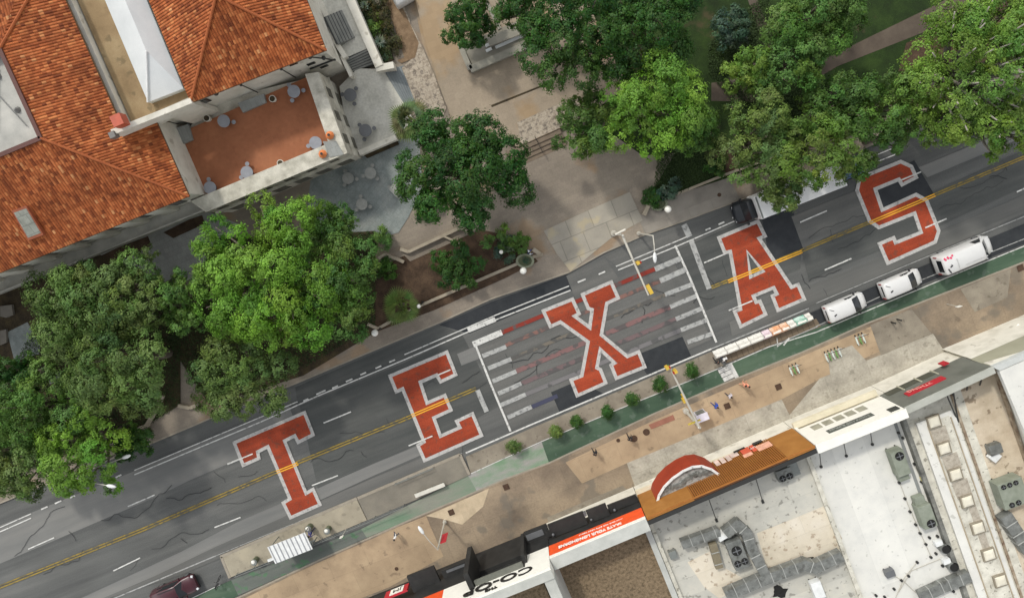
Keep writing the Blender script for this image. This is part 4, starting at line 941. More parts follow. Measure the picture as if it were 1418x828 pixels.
# roof stay rods
m = MB()
for a, b in (((982, 692), (992, 720)), ((1046, 660), (1056, 694))): 
    m.tube([P(a[0], a[1], 7.6), P(b[0], b[1], 5.05)], .045, 6)
    q = P(b[0], b[1], 5.02); m.box((q.x, q.y, 5.06), (.25, .35, .1), ANG)
m.build('stay_rod', dark_metal, br_)
m = MB(); flatbox(m, 16.6, 17.0, 32.2, TB_, 4.9, 5.35); flatbox(m, .02, .4, 32.2, TB_, 4.9, 5.3); m.build('side_parapet', dirty_white, br_)
# --- white shop
wh = building('white_fronted_shop', 'shop building with bright white front, dark sign slot and clean white roof', 17.02, 26.6, 5.0, white_roof, stucco)
m = MB(); panel(m, 17.0, 25.75, 3.9, 8.3, 0, .3); panel(m, 17.0, 25.78, 8.3, 8.4, -.05, .9); panel(m, 17.0, 17.3, 3, 3.9, 0, .3); m.build('facade_panel', white_panel, wh)
m = MB(); panel(m, 18.9, 23.4, 6.4, 7.2, -.03, .05); m.build('sign_slot', plain('slot_grey', (78, 82, 76), .6, var=.3), wh)
lettering('slot_lettering', 'BOOKS AND SUPPLIES', .42, FP(21.1, -.05, 6.8), -RV, ZV, plain('grey_letters', (150, 152, 146)), wh, .02, sx=.95)
m = MB()
for k in range(5): panel(m, 18.2+k*1.15, 19.1+k*1.15, 4.3, 5.4, -.02, .05)
panel(m, 17.3, 25.6, .2, 2.9, .4, .1); m.build('window', plain('dusty_window', (150, 148, 132), .3, var=.15), wh)
m = MB(); panel(m, 17.0, 25.75, 3.0, 3.3, -.5, .6); m.build('ledge', M('cream_sill', [(206, 198, 172), (222, 214, 190)], scale=1, fine=.05), wh)
m = MB(); m.prism([FP(24.6, -.08), FP(25.5, -.08), FP(25.5, 0.0), FP(24.6, 0.0)], 7.1, 7.9); m.build('corner_sign', plain('slot_dark', (60, 62, 58), .6), wh)
m = MB()
for a, b in (((1134, 617), (1137, 646)), ((1167, 606), (1172, 631)), ((1204, 590), (1208, 615))):
    m.tube([P(a[0], a[1], 7.4), P(b[0], b[1], 5.05)], .045, 6); q = P(b[0], b[1], 5.04); m.ball(tuple(q), .16)
m.build('stay_rod', dark_metal, wh)
m = MB(); flatbox(m, 26.2, 26.6, 30.4, TB_, 4.9, 5.7); m.build('party_wall', M('dark_stained_parapet', [(70, 70, 66), (112, 112, 106), (150, 150, 142)], scale=.7, fine=.12), wh)
m = MB(); flatbox(m, 25.6, 25.9, 31.2, 43, 5.0, 5.04); m.build('roof_seam', M('grey_strip', [(120, 124, 122), (146, 148, 146)], scale=1, fine=.08), wh)
m = MB()
for (x, y) in [(1244, 599), (1250, 606), (1266, 642), (1245, 668), (1253, 690), (1260, 708), (1268, 726), (1274, 738), (1282, 753), (1289, 771), (1276, 667), (1294, 711), (1304, 736), (1298, 742), (1296, 766), (1287, 744), (1270, 778), (1258, 797), (1248, 803), (1238, 815), (1225, 826), (1213, 824), (1305, 783), (1320, 818)]:
    q = P(x, y, 5.1); m.cyl(q, .13, 5.0, 5.22, 8)
m.build('roof_vent_stub', dark_metal, wh)
m = MB()
for pts in ([(1238, 650), (1246, 668), (1258, 700), (1272, 732), (1290, 772)], [(1265, 642), (1278, 668), (1296, 712), (1306, 738)], [(1306, 772), (1262, 790), (1244, 820)], [(1270, 778), (1252, 800), (1240, 828)], [(1236, 796), (1250, 803), (1268, 820)]):
    m.tube([P(a, b, 5.08) for a, b in pts], .035, 6)
m.build('roof_conduit', plain('pale_conduit', (176, 172, 160)), wh)
m = MB(); m.tube([P(1274, 660, 5.15), P(1294, 705, 5.15)], .06, 6); m.build('yellow_gas_pipe', plain('yellow_pipe', (206, 192, 110)), wh)
# --- grey shop with skylights
gy = building('grey_fronted_shop', 'shop building with grey front, red sign and a roof strip of square skylights', 26.62, 36.2, 5.0, dirty_white, stucco)
m = MB(); panel(m, 25.8, 34.45, 3.6, 8.0, 0, .3); m.build('facade_panel', grey_clad, gy)
m = MB(); panel(m, 25.8, 34.47, 8.0, 8.1, -.04, .7); m.build('coping', M('pale_coping', [(156, 158, 148), (176, 177, 168)], scale=.8, fine=.05), gy)
m = MB(); panel(m, 25.8, 34.4, .2, 3.55, .5, .1); m.build('shop_window', win_glass, gy)
m = MB(); panel(m, 26.2, 31.0, 3.6, 4.6, -.03, .05); m.build('window_band', plain('dark_band', (70, 72, 62), .4), gy)
m = MB()
for s_ in (27.6, 29.4, 31.1): panel(m, s_, s_+.14, 3.5, 4.9, -.1, .08)
m.build('mullion', plain('pale_mullion', (172, 170, 150)), gy)
m = MB(); panel(m, 27.2, 31.0, 5.6, 6.4, -.12, .12); m.build('red_sign_board', red_sign, gy)
lettering('red_sign_text', 'CLOTHING', .6, FP(29.1, -.15, 6.0), -RV, ZV, plain('pink_letters', (236, 160, 150)), gy, .02, sx=1.15)
m = MB(); panel(m, 32.0, 32.6, 3.7, 4.6, -.5, .12); m.build('hanging_sign', red_sign, gy)
m = MB()
for a, b in (((1308, 540), (1326, 582)), ((1316, 532), (1320, 548)), ((1319, 535), (1327, 584)), ((1340, 525), (1339, 540)), ((1361, 517), (1357, 533))):
    m.tube([P(a[0], a[1], 7.2), P(b[0], b[1], 5.05)], .07, 6)
m.build('stay_rod', dark_metal, gy)
m = MB(); flatbox(m, 27.5, 31.2, 33.2, TB_, 5.0, 5.35); m.build('raised_roof', white_roof, gy)
m = MB(); flatbox(m, 28.35, 28.45, 33.8, TB_, 5.35, 5.45); flatbox(m, 30.65, 30.75, 33.8, TB_, 5.35, 5.45); m.build('roof_rail', M('tan_rail', [(150, 138, 116), (176, 164, 142)], scale=1, fine=.08), gy)
m = MB(); flatbox(m, 28.5, 30.6, 33.6, TB_, 5.352, 5.36); m.build('walkway', dirty_white, gy)
m = MB()
for (x, y) in [(1302, 603), (1318, 640), (1332, 676), (1350, 712), (1362, 748)]:
    q = P(x, y, 5.36); 
    if y < 690: m.box((q.x-.0, q.y, 5.38), (1.5, 1.7, .04), ANG)
    else: m.box((q.x, q.y, 5.38), (.7, 1.7, .04), ANG)
m.build('patched_roof', M('brown_roof_patch', [(140, 132, 118), (170, 162, 148), (188, 180, 164)], scale=2.4, fine=.15), gy)
m = MB(); flatbox(m, 32.6, 36.2, 30.9, TB_, 5.0, 5.01); m.build('tan_roof', stained_roof, gy)
m = MB(); flatbox(m, 31.5, 31.75, 31.0, TB_, 5.0, 5.12); flatbox(m, 36.0, 36.2, 30.4, TB_, 4.9, 5.5); m.build('side_parapet', M('rust_stained', [(96, 70, 56), (150, 136, 116), (180, 168, 150)], scale=1.2, fine=.12), gy)
SKY = [(1294, 584), (1308, 621), (1324, 657), (1340, 694), (1355, 731), (1370, 768), (1386, 804)]
dome = M('skylight_dome_acrylic', [(206, 200, 182), (222, 217, 200)], scale=1, fine=.04, rough=.35)
for k, (x, y) in enumerate(SKY):
    q = P(x, y, 5.6)
    t = thing('roof_skylight', (q.x, q.y, 5.36), ('square white dome skylight nearest the grey shop front, first in the roof strip' if k == 0 else 'square white dome skylight, %s from the grey front in the roof strip' % ORD[k]), 'skylight', 'square skylights on the roof strip', ANG-.05)
    MB().box((0, 0, .12), (1.25, 1.25, .24)).build('frame', M('skylight_frame', [(130, 122, 106), (150, 142, 126)], scale=2) if k == 0 else bpy.data.materials['skylight_frame'], t, True)
    r0 = [(-.5, -.5, .24), (.5, -.5, .24), (.5, .5, .24), (-.5, .5, .24)]; r1_ = [(a*.86, b*.86, .36) for a, b, c in r0]; r2 = [(a*.5, b*.5, .42) for a, b, c in r0]
    MB().loft([r0, r1_, r2]).build('dome', dome, t, True, smooth=False)
# --- far right shop with beige canopy roof and terrace
rt_ = thing('beige_canopy_shop', rz(X(40, 30), 0), 'shop building at the right edge with beige canopy and bright white roof', 'shop building')
m = MB(); m.prism([FP(34.55, 0), FP(60, 0), X(60, TB_), X(36.3, TB_), X(36.3, 31)], 0, 7.6); m.build('wall', stucco, rt_)
m = MB(); m.prism([P(1345, 498, 5.4), P(1418, 466, 5.4), P(1560, 404, 5.4), P(1560, 425, 8), P(1418, 490, 8), P(1374, 508, 8)], 5.2, 5.4)
m2 = MB(); a, b, c, d = P(1345, 498, 5.2), P(1560, 404, 5.2), P(1560, 426, 7.9), P(1374, 508, 7.9); m2.loft([[a, b, c, d], [a-ZV*.2, b-ZV*.2, c-ZV*.2, d-ZV*.2]]); m2.build('canopy', beige_roof, rt_)
m = MB(); m.prism([P(1384, 514, 8), P(1560, 437, 8), P(1700, 800, 8), P(1462, 700, 8)], 7.55, 8.0); m.build('white_roof', white_roof, rt_)
m = MB(); m.prism([P(1374, 508, 8), P(1560, 427, 8), P(1560, 436, 8), P(1384, 513, 8)], 7.5, 8.05); m.build('coping', M('grey_white_coping', [(176, 180, 176), (196, 198, 194)], scale=1), rt_)  # coping in an even grey-white
td = thing('cafe_deck', rz(P(1385, 474, .2), .12), 'tan wooden cafe deck at the right edge in front of the beige canopy', 'cafe deck')
MB().prism(px([(1343, 484), (1418, 450), (1560, 388), (1560, 405), (1418, 470), (1346, 501)], .3), .1, .3).build('decking', deck_wood, td)
q = px([(1343, 483), (1418, 449), (1560, 387)], 1.0); m = MB(); m.wall(q[0], q[1], 1.0, 1.08, .08); m.wall(q[1], q[2], 1.0, 1.08, .08)
for f in range(9): 
    c = q[0].lerp(q[1], f/8); m.cyl(c, .03, .3, 1.0, 6)
m.build('railing', plain('lilac_rail', (150, 136, 142)), td)
for x, y, lb, mt in ((1364, 488, 'square white cafe umbrella on the tan deck beside the grey shop', white_panel), (1378, 473, 'small tilted white umbrella in the middle of the tan deck', white_panel), (1413, 456, 'white umbrella on the tan deck at the right picture edge', white_panel), (1342, 496, 'white umbrella at the left end of the tan deck by the grey shop corner', white_panel)):
    patio_umbrella(P(x, y, 2.2)-ZV*2.2+ZV*.2, lb, mt, 'white deck umbrellas', .52, 2.1, 4)
# roof plant --------------------------------------------------------------------------
def fan(m, mf, c, r, z):
    m.cyl(c, r, z, z+.07, 16)
def ac_unit(x, y, zr, size, fans, label, rot=ANG, mat=None, cat='roof unit', hood=None, name='air_conditioner'):
    q = P(x, y, zr+size[2]); t = thing(name, (q.x, q.y, zr), label, cat, None, rot)
    m = MB(); m.box((0, 0, size[2]/2+.08), (size[0], size[1], size[2]-.0)); m.build('housing', mat or ac_green, t, True, bevel=.03)
    m = MB()
    for a in (-1, 1): m.box((a*size[0]*.35, 0, .04), (.12, size[1]*1.05, .08))
    m.build('curb', dark_metal, t, True)
    for fx, fy, fr in fans:
        MB().cyl((fx, fy), fr, size[2]+.08, size[2]+.15, 18).build('fan_shroud', dark_hole, t, True)
        f = MB()
        for k in range(4):
            a = k*math.pi/2; f.box((fx+.45*fr*math.cos(a), fy+.45*fr*math.sin(a), size[2]+.165), (fr*.8, fr*.18, .02), a)
        f.cyl((fx, fy), fr*.22, size[2]+.15, size[2]+.19, 8); f.build('fan_blade', steelgrey, t, True)
    if hood:
        MB().box((hood[0], hood[1], hood[3]/2+.1), (hood[2], hood[2]*.8, hood[3])).build('intake_hood', mat or ac_green, t, True, bevel=.03)
    return t
ac_unit(1247, 641, 5.0, (1.25, 2.6, 1.1), [(.1, .75, .42)], 'upper grey-green rooftop air unit with fan on the white roof', hood=(0, -1.6, 1.0, .7))
ac_unit(1284, 715, 5.0, (1.3, 2.4, 1.1), [(.1, -.75, .42)], 'lower grey-green rooftop air unit with fan on the white roof', hood=(0, 1.6, 1.0, .7))
ac_unit(1233, 794, 5.0, (.9, .7, .6), [], 'small grey roof box near the bottom of the white roof', mat=steelgrey, cat='roof box')
for x, y, lb in ((1311, 761, 'round roof fan beside the dark party wall, the upper of two'), (1322, 786, 'round roof fan beside the dark party wall, the lower of two')):
    q = P(x, y, 5.8); t = thing('roof_fan', (q.x, q.y, 5), lb, 'roof fan')
    MB().cyl((0, 0), .5, 0, .7, 18).build('housing', galv, t, True); MB().cyl((0, 0), .4, .7, .78, 18).build('fan_opening', dark_hole, t, True); MB().box((-.6, .5, .3), (.7, .5, .5), .4).build('duct', white_metal, t, True)
ac_unit(1087, 657, 5.0, (1.5, 1.2, .9), [(-.35, -.25, .32), (.35, -.25, .32)], 'dark two-fan condenser beside a grey box on the shaded brown shop roof', mat=galv, cat='condenser', name='condenser')
ac_unit(1099, 650, 5.0, (1.0, 1.3, .8), [], 'grey roof box behind the two-fan condenser on the brown shop roof', mat=grey_metal, cat='roof box', name='roof_box')
ac_unit(1022, 768, 5.0, (1.5, 3.0, 1.0), [(-.35, -.8, .34), (.38, -.8, .34), (0, .5, .5)], 'pale condenser with two black fans among the ducts on the brown shop roof', mat=galv, cat='condenser', name='condenser')
ac_unit(1133, 817, 5.0, (1.0, 1.8, .8), [], 'plain white roof box below the long duct on the brown shop roof', mat=white_metal, cat='roof box', name='roof_box')
ac_unit(932, 768, 5.0, (.75, .8, .5), [], 'small dark square roof box near the gravel roof wall', mat=grey_metal, cat='roof box', name='roof_box')
ac_unit(1403, 683, 5.0, (2.4, 2.7, 1.3), [(-.5, -1.0, .26), (.15, -1.0, .26), (-.7, 1.0, .24), (-.1, 1.0, .24), (.5, 1.0, .24)], 'large grey-green rooftop unit near the right picture edge', name='rooftop_chiller', cat='roof unit')
ac_unit(1379, 622, 5.0, (1.2, 1.0, .7), [], 'small weathered roof box above the large rooftop unit', mat=galv, cat='roof box', name='roof_box')
ac_unit(1378, 632, 5.0, (.9, .9, .5), [], 'pale angular roof cowl beside the weathered box', mat=white_metal, cat='roof cowl', name='roof_cowl', rot=.9)
def duct(label, pts, wd, h, z, mat=galv, joints=True):
    q = [P(a, b, z+h) for a, b in pts]; t = thing('roof_duct', rz(q[0], 5.0), label, 'roof duct')
    m = MB(); j = MB(); f = MB()
    for i in range(len(q)-1):
        d = (q[i+1]-q[i]); L = d.length; d.normalize()
        m.wall(rz(q[i]-d*wd*.3, 0), rz(q[i+1]+d*wd*.3, 0), z, z+h-.004*i, wd)
        k = .7
        while k < L:
            c = q[i]+d*k; n_ = Vector((-d.y, d.x, 0)); j.wall(rz(c-n_*wd*.53, 0), rz(c+n_*wd*.53, 0), z-.02, z+h+.05, .07); f.cyl(rz(c, 0), .05, 5.0, z, 6); k += 1.25
    m.build('duct_run', mat, t); 
    if j.f: j.build('flange', M('flange_metal', [(150, 152, 148), (172, 173, 168)], scale=2) if 'flange_metal' not in bpy.data.materials else bpy.data.materials['flange_metal'], t); f.build('support', dark_metal, t)
    return t
duct('grey sheet metal duct leading to the pale hood on the brown shop roof', [(948, 754), (993, 738)], .85, .8, 5.3)
duct('curved grey duct around the pale condenser on the brown shop roof', [(1008, 738), (1022, 727), (1034, 738), (1042, 762), (1060, 795)], .95, .9, 5.3)
duct('long stained duct along the bottom edge of the brown shop roof', [(1010, 824), (1060, 803), (1115, 783), (1130, 787), (1163, 772)], 1.05, .9, 5.3)
duct('olive upright duct leg below the left duct on the brown shop roof', [(988, 756), (996, 784)], .75, .6, 5.2, M('olive_duct', [(112, 104, 86), (130, 122, 102)], scale=1), False)
duct('dark machinery duct at the right edge below the large rooftop unit', [(1396, 718), (1412, 742), (1424, 760)], 1.2, .9, 5.2)
duct('dark shadowed duct at the bottom of the white roof', [(1280, 826), (1306, 814), (1340, 800)], 1.1, .7, 5.1)
hd = thing('duct_hood', rz(P(1004, 744, 6), 5), 'pale folded metal hood between the two ducts', 'duct hood', None, ANG)
MB().loft([[(-.7, -.5, .3), (.7, -.6, .3), (.6, .6, .3), (-.7, .5, .3)], [(-.6, -.2, 1.1), (.6, -.1, .9), (.5, .2, .9), (-.6, .3, 1.1)]]).build('hood', white_metal, hd, True)
for x, y, a, lb in ((1080, 820, 1.1, 'black tarp on the roof below the long duct near the brown roof centre'), (1130, 808, .6, 'black tarp folded beside the white roof box'), (1122, 776, .6, 'small black heap above the long duct')):
    q = P(x, y, 5.2); m = MB(); n = 14
    rr = [.55+.5*rng.random() for _ in range(n)]
    m.mesh([(q.x, q.y, 5.35)]+[(q.x+a*rr[i]*.9*math.cos(2*math.pi*i/n), q.y+a*rr[i]*.7*math.sin(2*math.pi*i/n), 5.03) for i in range(n)], [(0, 1+i, 1+(i+1) % n) for i in range(n)])
    tag(m.build('roof_tarp', dark_hole), lb, 'tarp')
for x, y, k in ((997, 706, 0), (1011, 700, 1), (1032, 706, 2), (1106, 735, 3), (1056, 733, 4)): pass
sheet('sunlit_roof_patch', [[(952, 778), (985, 762), (1002, 785), (1040, 806), (1010, 822), (996, 828), (975, 812)]], 5.006, sunlit_roof)  # lighter sheet paints sunlight on the brown shop roof
sheet('sunlit_roof_patch', [[(1048, 738), (1144, 699), (1166, 745), (1160, 765), (1112, 778), (1070, 800), (1060, 780)]], 5.007, sunlit_roof)  # painted sunlit area; upper edge follows the parapet's shadow line
# ------------------------------------------------------------------ vehicles
car_white = plain('white_vehicle_paint', (212, 212, 210), .3, var=.015, coat=.4)
car_glass = glass('vehicle_glass', (26, 30, 34)); tyre = plain('tyre_rubber', (26, 26, 27), .9); rim_m = plain('wheel_rim', (150, 152, 155), .35, .6)
lamp_r = plain('tail_lamp', (150, 24, 22), .3); lamp_w = plain('head_lamp', (220, 222, 224), .15); trim = plain('black_trim', (28, 28, 30), .6)
def ring(x, hw_b, hw_m, hw_t, zb, zm, zt, crown=.05):
    return [(x, -hw_b, zb), (x, -hw_m, zb+(zm-zb)*.35), (x, -hw_m, zm), (x, -hw_t, zt-.10), (x, -hw_t*.86, zt), (x, 0, zt+crown), (x, hw_t*.86, zt), (x, hw_t, zt-.10), (x, hw_m, zm), (x, hw_m, zb+(zm-zb)*.35), (x, hw_b, zb)]
def wheels(t, L, W, r, xs):
    for x in xs:
        for s in (-1, 1):
            w = MB(); n = 18; y0, y1 = s*(W/2-.22), s*(W/2-.01)
            vs = [(x+r*math.cos(2*math.pi*i/n), y, r+r*math.sin(2*math.pi*i/n)) for y in (y0, y1) for i in range(n)]
            w.mesh(vs, [tuple(range(n)), tuple(range(2*n-1, n-1, -1))]+[(i, n+i, n+(i+1) % n, (i+1) % n) for i in range(n)]); wo = w.build('wheel', tyre, t, True)
            w = MB(); vs = [(x+r*.6*math.cos(2*math.pi*i/n), y1+s*.012, r+r*.6*math.sin(2*math.pi*i/n)) for i in range(n)]
            w.mesh(vs, [tuple(range(n))]); w.build('rim', rim_m, wo, True)
def quadpart(name, pts, mat, t):
    MB().face(pts).build(name, mat, t, True)
def van(loc, rot, L, W, Hh, label, long_=False, group=None):
    t = thing('delivery_van', loc, label, 'van', group, rot)
    h, w = L/2, W/2; hood = L*(.14 if long_ else .19); ws = L*(.15 if long_ else .20)
    xh = h-hood; xr = xh-ws      # windshield base and roof front
    zb = .32; zh = 1.12 if not long_ else 1.25
    rings = [ring(-h, w*.86, w*.88, w*.78, zb+.1, zh-.1, Hh-.16, .02), ring(-h+.12, w*.96, w, w*.91, zb, zh, Hh-.02), ring(-h+.5, w*.97, w, w*.92, zb, zh, Hh), ring(xr-.3, w*.97, w, w*.91, zb, zh, Hh), ring(xr, w*.97, w, w*.89, zb, zh, Hh-.05),
             ring(xh, w*.97, w*.99, w*.88, zb, zh-.08, zh+.1, .04), ring(h-.42, w*.94, w*.94, w*.80, zb, zh-.22, zh-.0, .05), ring(h-.14, w*.82, w*.80, w*.66, zb+.05, zh-.34, zh-.16, .03), ring(h, w*.58, w*.56, w*.48, zb+.12, zh-.45, zh-.34, .0)]
    MB().loft(rings).build('body', car_white, t, True, smooth=True, bevel=0)
    # windshield, side and rear glass set just proud of the shell
    e = .025; A = (xr+.05, Hh-.10+e); B = (xh-.03, zh+.16+e)
    quadpart('windshield', [(A[0], -w*.80, A[1]), (B[0], -w*.84, B[1]), (B[0]+.02, 0, B[1]+.045), (B[0], w*.84, B[1]), (A[0], w*.80, A[1]), (A[0], 0, A[1]+.055)], car_glass, t)
    for s in (-1, 1):
        quadpart('side_window', [(xr-.5, s*(w+.012), zh+.06), (xh-.3, s*(w+.005), zh+.04), (xr+.02, s*(w*.905+.018), Hh-.25), (xr-.5, s*(w*.925+.018), Hh-.25)], car_glass, t)
        MB().box((xh-.28, s*(w+.13), zh+.08), (.12, .22, .26)).build('mirror', trim if not long_ else car_white, t, True, bevel=.02)
        MB().box((h-.24, s*w*.70, zh-.32), (.2, .26, .12), -s*.6).build('headlight', lamp_w, t, True)
        MB().box((-h+.02, s*w*.86, zh-.05), (.06, .12, .55)).build('tail_light', lamp_r, t, True)
    quadpart('rear_window', [(-h-.02, -w*.62, zh+.05), (-h-.02, w*.62, zh+.05), (-h+.0, w*.6, Hh-.3), (-h+.0, -w*.6, Hh-.3)][::-1], car_glass, t)
    MB().box((h-.03, 0, .45), (.14, W*.8, .2)).build('bumper', trim, t, True, bevel=.03); MB().box((-h, 0, .45), (.14, W*.86, .18)).build('bumper', trim, t, True, bevel=.03)
    wheels(t, L, W, .33, (-h+L*.2, h-L*.17))
    MB().box((-h+.6, -.15, Hh+.08), (.28, .1, .05), .4).build('roof_antenna', trim, t, True)
    if not long_:
        r = MB()
        for k in range(9): r.box((-h+.5+k*.27, -w*.96, Hh-.08), (.14, .1, .16))  # row of small dark blocks along one roof edge
        r.build('dark_edge_block', trim, t, True)
        MB().box((-h+.42, w*.5, Hh+.035), (.05, .5, .02), .9).build('roof_marker', trim, t, True)
    else:
        q = MB(); 
        for k, (a, b) in enumerate(((-h+.25, .62), (-h+.55, .66), (-h+.82, .55), (-h+1.0, .72))): q.box((a, b*w+.1, Hh+.05), (.17, .34-.05*k, .012), .5)
        q.build('pink_logo_mark', plain('pink_vinyl', (226, 66, 104), .5), t, True)
        q = MB(); q.box((.2, -w*.55, Hh+.045), (2.2, .1, .03)); q.box((-h+1.3, -w*.2, Hh+.055), (.1, 1.1, .02)); q.build('roof_rib', plain('grey_rib', (184, 184, 182)), t, True)
        quadpart('rear_door_seam', [(-h+.18, -.02, Hh+.03), (-h+.18, .02, Hh+.03), (-h+.7, .02, Hh+.055), (-h+.7, -.02, Hh+.055)], trim, t)
        MB().box((-h+.32, -w*.55, Hh+.04), (.12, .5, .03), .3).build('rear_door_handle', trim, t, True)
    return t
def vloc(x, y, zmid): p = P(x, y, zmid); return Vector((p.x, p.y, .0))
van(vloc(1171.5, 425, 1.0), ANG+.02, 4.25, 1.78, 1.72, 'small white van parked nearest the painted barriers, last of the three in line', False, 'white vans parked along the green lane')
van(vloc(1248.5, 392.5, 1.0), ANG+.02, 4.2, 1.78, 1.72, 'small white van in the middle between the other small van and the long pink-marked van', False, 'white vans parked along the green lane')
van(vloc(1338, 353, 1.4), ANG+.02, 5.75, 2.0, 2.45, 'long white high-roof van with pink markings on its rear roof corner', True, 'white vans parked along the green lane')
# maroon pick-up at the bottom left
maroon = plain('maroon_paint', (66, 22, 32), .3, var=.03, coat=.5)
def suv(loc, rot, label, paint, name='suv', cat='car', bed=False, L=4.9, W=1.95, Hh=1.75, group=None):
    t = thing(name, loc, label, cat, group, rot); h, w = L/2, W/2
    zb, zh = .35, 1.0
    if bed: rf_ = [(-h+2.0, zh+.02), (-h+2.1, Hh-.05)]
    rings = [ring(-h, w*.9, w*.92, w*.8, zb+.1, zh-.1, zh+.02 if bed else Hh-.35, .02), ring(-h+.15, w*.95, w, w*.84, zb, zh, zh+.12 if bed else Hh-.08)]
    if bed: rings += [ring(-h+1.75, w*.96, w, w*.86, zb, zh, zh+.14), ring(-h+1.95, w*.96, w, w*.76, zb, zh, Hh-.06)]
    rings += [ring(-h+2.2, w*.96, w, w*.76, zb, zh, Hh), ring(.55, w*.96, w, w*.76, zb, zh, Hh-.03), ring(1.25, w*.96, w, w*.86, zb, zh, zh+.12), ring(h-.5, w*.95, w*.97, w*.82, zb, zh-.1, zh+.02), ring(h-.08, w*.85, w*.86, w*.72, zb+.05, zh-.25, zh-.1), ring(h, w*.74, w*.74, w*.6, zb+.1, zh-.3, zh-.2, 0)]
    MB().loft(rings).build('body', paint, t, True, smooth=True)
    quadpart('windshield', [(.62, -w*.70, Hh-.04), (1.2, -w*.82, zh+.17), (1.24, 0, zh+.21), (1.2, w*.82, zh+.17), (.62, w*.70, Hh-.04), (.62, 0, Hh+.04)], car_glass, t)
    for s in (-1, 1):
        quadpart('side_window', [(-h+2.1 if bed else -h+.8, s*(w*.985+.01), zh+.05), (1.05, s*(w*.985+.01), zh+.05), (.55, s*(w*.76+.03), Hh-.12), (-h+2.2 if bed else -h+.9, s*(w*.77+.03), Hh-.12)], car_glass, t)
        MB().box((1.0, s*(w+.12), zh+.1), (.14, .22, .17)).build('mirror', paint, t, True, bevel=.02)
        MB().box((h-.16, s*w*.7, zh-.16), (.22, .34, .14), -s*.4).build('headlight', lamp_w, t, True)
        r = MB(); r.box((-.4, s*w*.62, Hh+.06), (1.9, .05, .05)); r.build('roof_rail', trim, t, True)
    if bed: MB().box((-h+.95, 0, zh+.22), (1.6, W*.74, .06)).build('bed_cover', trim, t, True)
    MB().box((h-.02, 0, .5), (.12, W*.8, .2)).build('bumper', trim, t, True, bevel=.03)
    wheels(t, L, W, .38, (-h+.95, h-.9)); return t
suv(vloc(242, 818, 1.0), ANG+.01, 'dark maroon car cut off by the bottom picture edge, facing the boarding island', maroon, 'maroon_car', 'car')
suv(vloc(545, -27, 1.0), ANG+math.pi/2+.1, 'white vehicle just peeking in at the top picture edge by the plaza', car_white, 'white_car', 'car')
suv(vloc(1168, 238, 1.0), ANG+.02, 'blue vehicle hidden under the street tree ahead of the white box truck', plain('blue_paint', (44, 84, 140), .35, coat=.4), 'blue_car', 'car', True)
# box truck
bt_ = thing('box_truck', vloc(1086, 270.5, 1.2), 'white box truck with dark cab parked at the kerb under the trees', 'truck', None, ANG+math.pi-.01)
MB().box((-.9, 0, 1.95), (8.6, 2.3, 2.5)).build('cargo_box', plain('white_box_paint', (232, 232, 230), .4, var=.015), bt_, True, bevel=.04)
dk = plain('dark_cab_paint', (20, 26, 32), .45, coat=.1)
MB().loft([ring(3.45, 1.0, 1.05, .95, .5, 1.4, 2.35), ring(4.0, 1.0, 1.05, .95, .5, 1.4, 2.38), ring(4.5, 1.0, 1.05, .95, .5, 1.35, 1.55), ring(5.0, .98, 1.0, .85, .5, 1.2, 1.4), ring(5.2, .8, .8, .7, .55, 1.0, 1.15)]).build('cab', dk, bt_, True, smooth=True)
quadpart('windshield', [(4.04, -.85, 2.36), (4.5, -.95, 1.66), (4.5, .95, 1.66), (4.04, .85, 2.36)], car_glass, bt_)
quadpart('box_edge', [(3.38, -1.1, 3.215), (3.38, 1.1, 3.215), (3.22, 1.1, 3.215), (3.22, -1.1, 3.215)], grey_metal, bt_)
for s in (-1, 1):
    MB().box((4.35, s*1.22, 1.8), (.15, .3, .35)).build('mirror', trim, bt_, True); MB().box((5.1, s*.66, 1.0), (.2, .3, .16)).build('headlight', lamp_w, bt_, True)
wheels(bt_, 11, 2.2, .45, (-3.4, 4.4))
# ------------------------------------------------------------------ street poles
def lamp_arm(base, armtop, head, label, name='street_lamp', globe=False):
    t = thing(name, rz(base, .14), label, 'street lamp')
    MB().tube([base, armtop], [.1, .07], 8).build('pole', pole_m, t); MB().cyl(base, .2, .14, .5, 10).build('base', pole_m, t)
    MB().tube([armtop, armtop.lerp(head, .5)+ZV*.15, head], .045, 6).build('arm', pole_m, t)
    d = (head-armtop); d.z = 0; d.normalize(); n_ = Vector((-d.y, d.x, 0))
    rings = []
    for f, w_, hh in ((-.1, .06, .05), (.1, .16, .12), (.45, .19, .14), (.75, .12, .1), (.85, .03, .04)):
        c = head+d*f; rings.append([c+n_*w_*math.cos(k*math.pi/4)+ZV*hh*math.sin(k*math.pi/4) for k in range(8)])
    MB().loft(rings).build('lamp_head', white_metal, t, smooth=True); return t
bp = P(884, 323, .14); lamp_arm(bp, rz(bp, 8.0), P(906.5, 351, 8.4), 'street lamp leaning over the crossing beside the upper traffic signal')
bp = P(172, 622, .14); lamp_arm(bp, rz(bp, 8.2), P(148.5, 672, 8.6), 'street lamp reaching over the road from the left street trees')
lamp_arm(bp+RV*.3, rz(bp+RV*.3, 6.0), P(170, 634, 6.3), 'short white lamp head on a pole hidden by the left street tree')
bp = P(616, 721, .14); top = P(599.5, 765, 6.5); t_ = lamp_arm(bp, rz(bp, 6.5), P(586, 738, 7.2), 'street lamp with red banner on the brown sidewalk, arm bent toward the street')
m = MB(); d = rz(bp, 0); m.wall(d+RV*.12, d+RV*.75, 3.4, 5.4, .04); m.build('banner', red_sign, t_)
def signal_head(m, c, rot=0.0, along=None):
    m.box(tuple(c), (.32, .3, 1.0), rot)
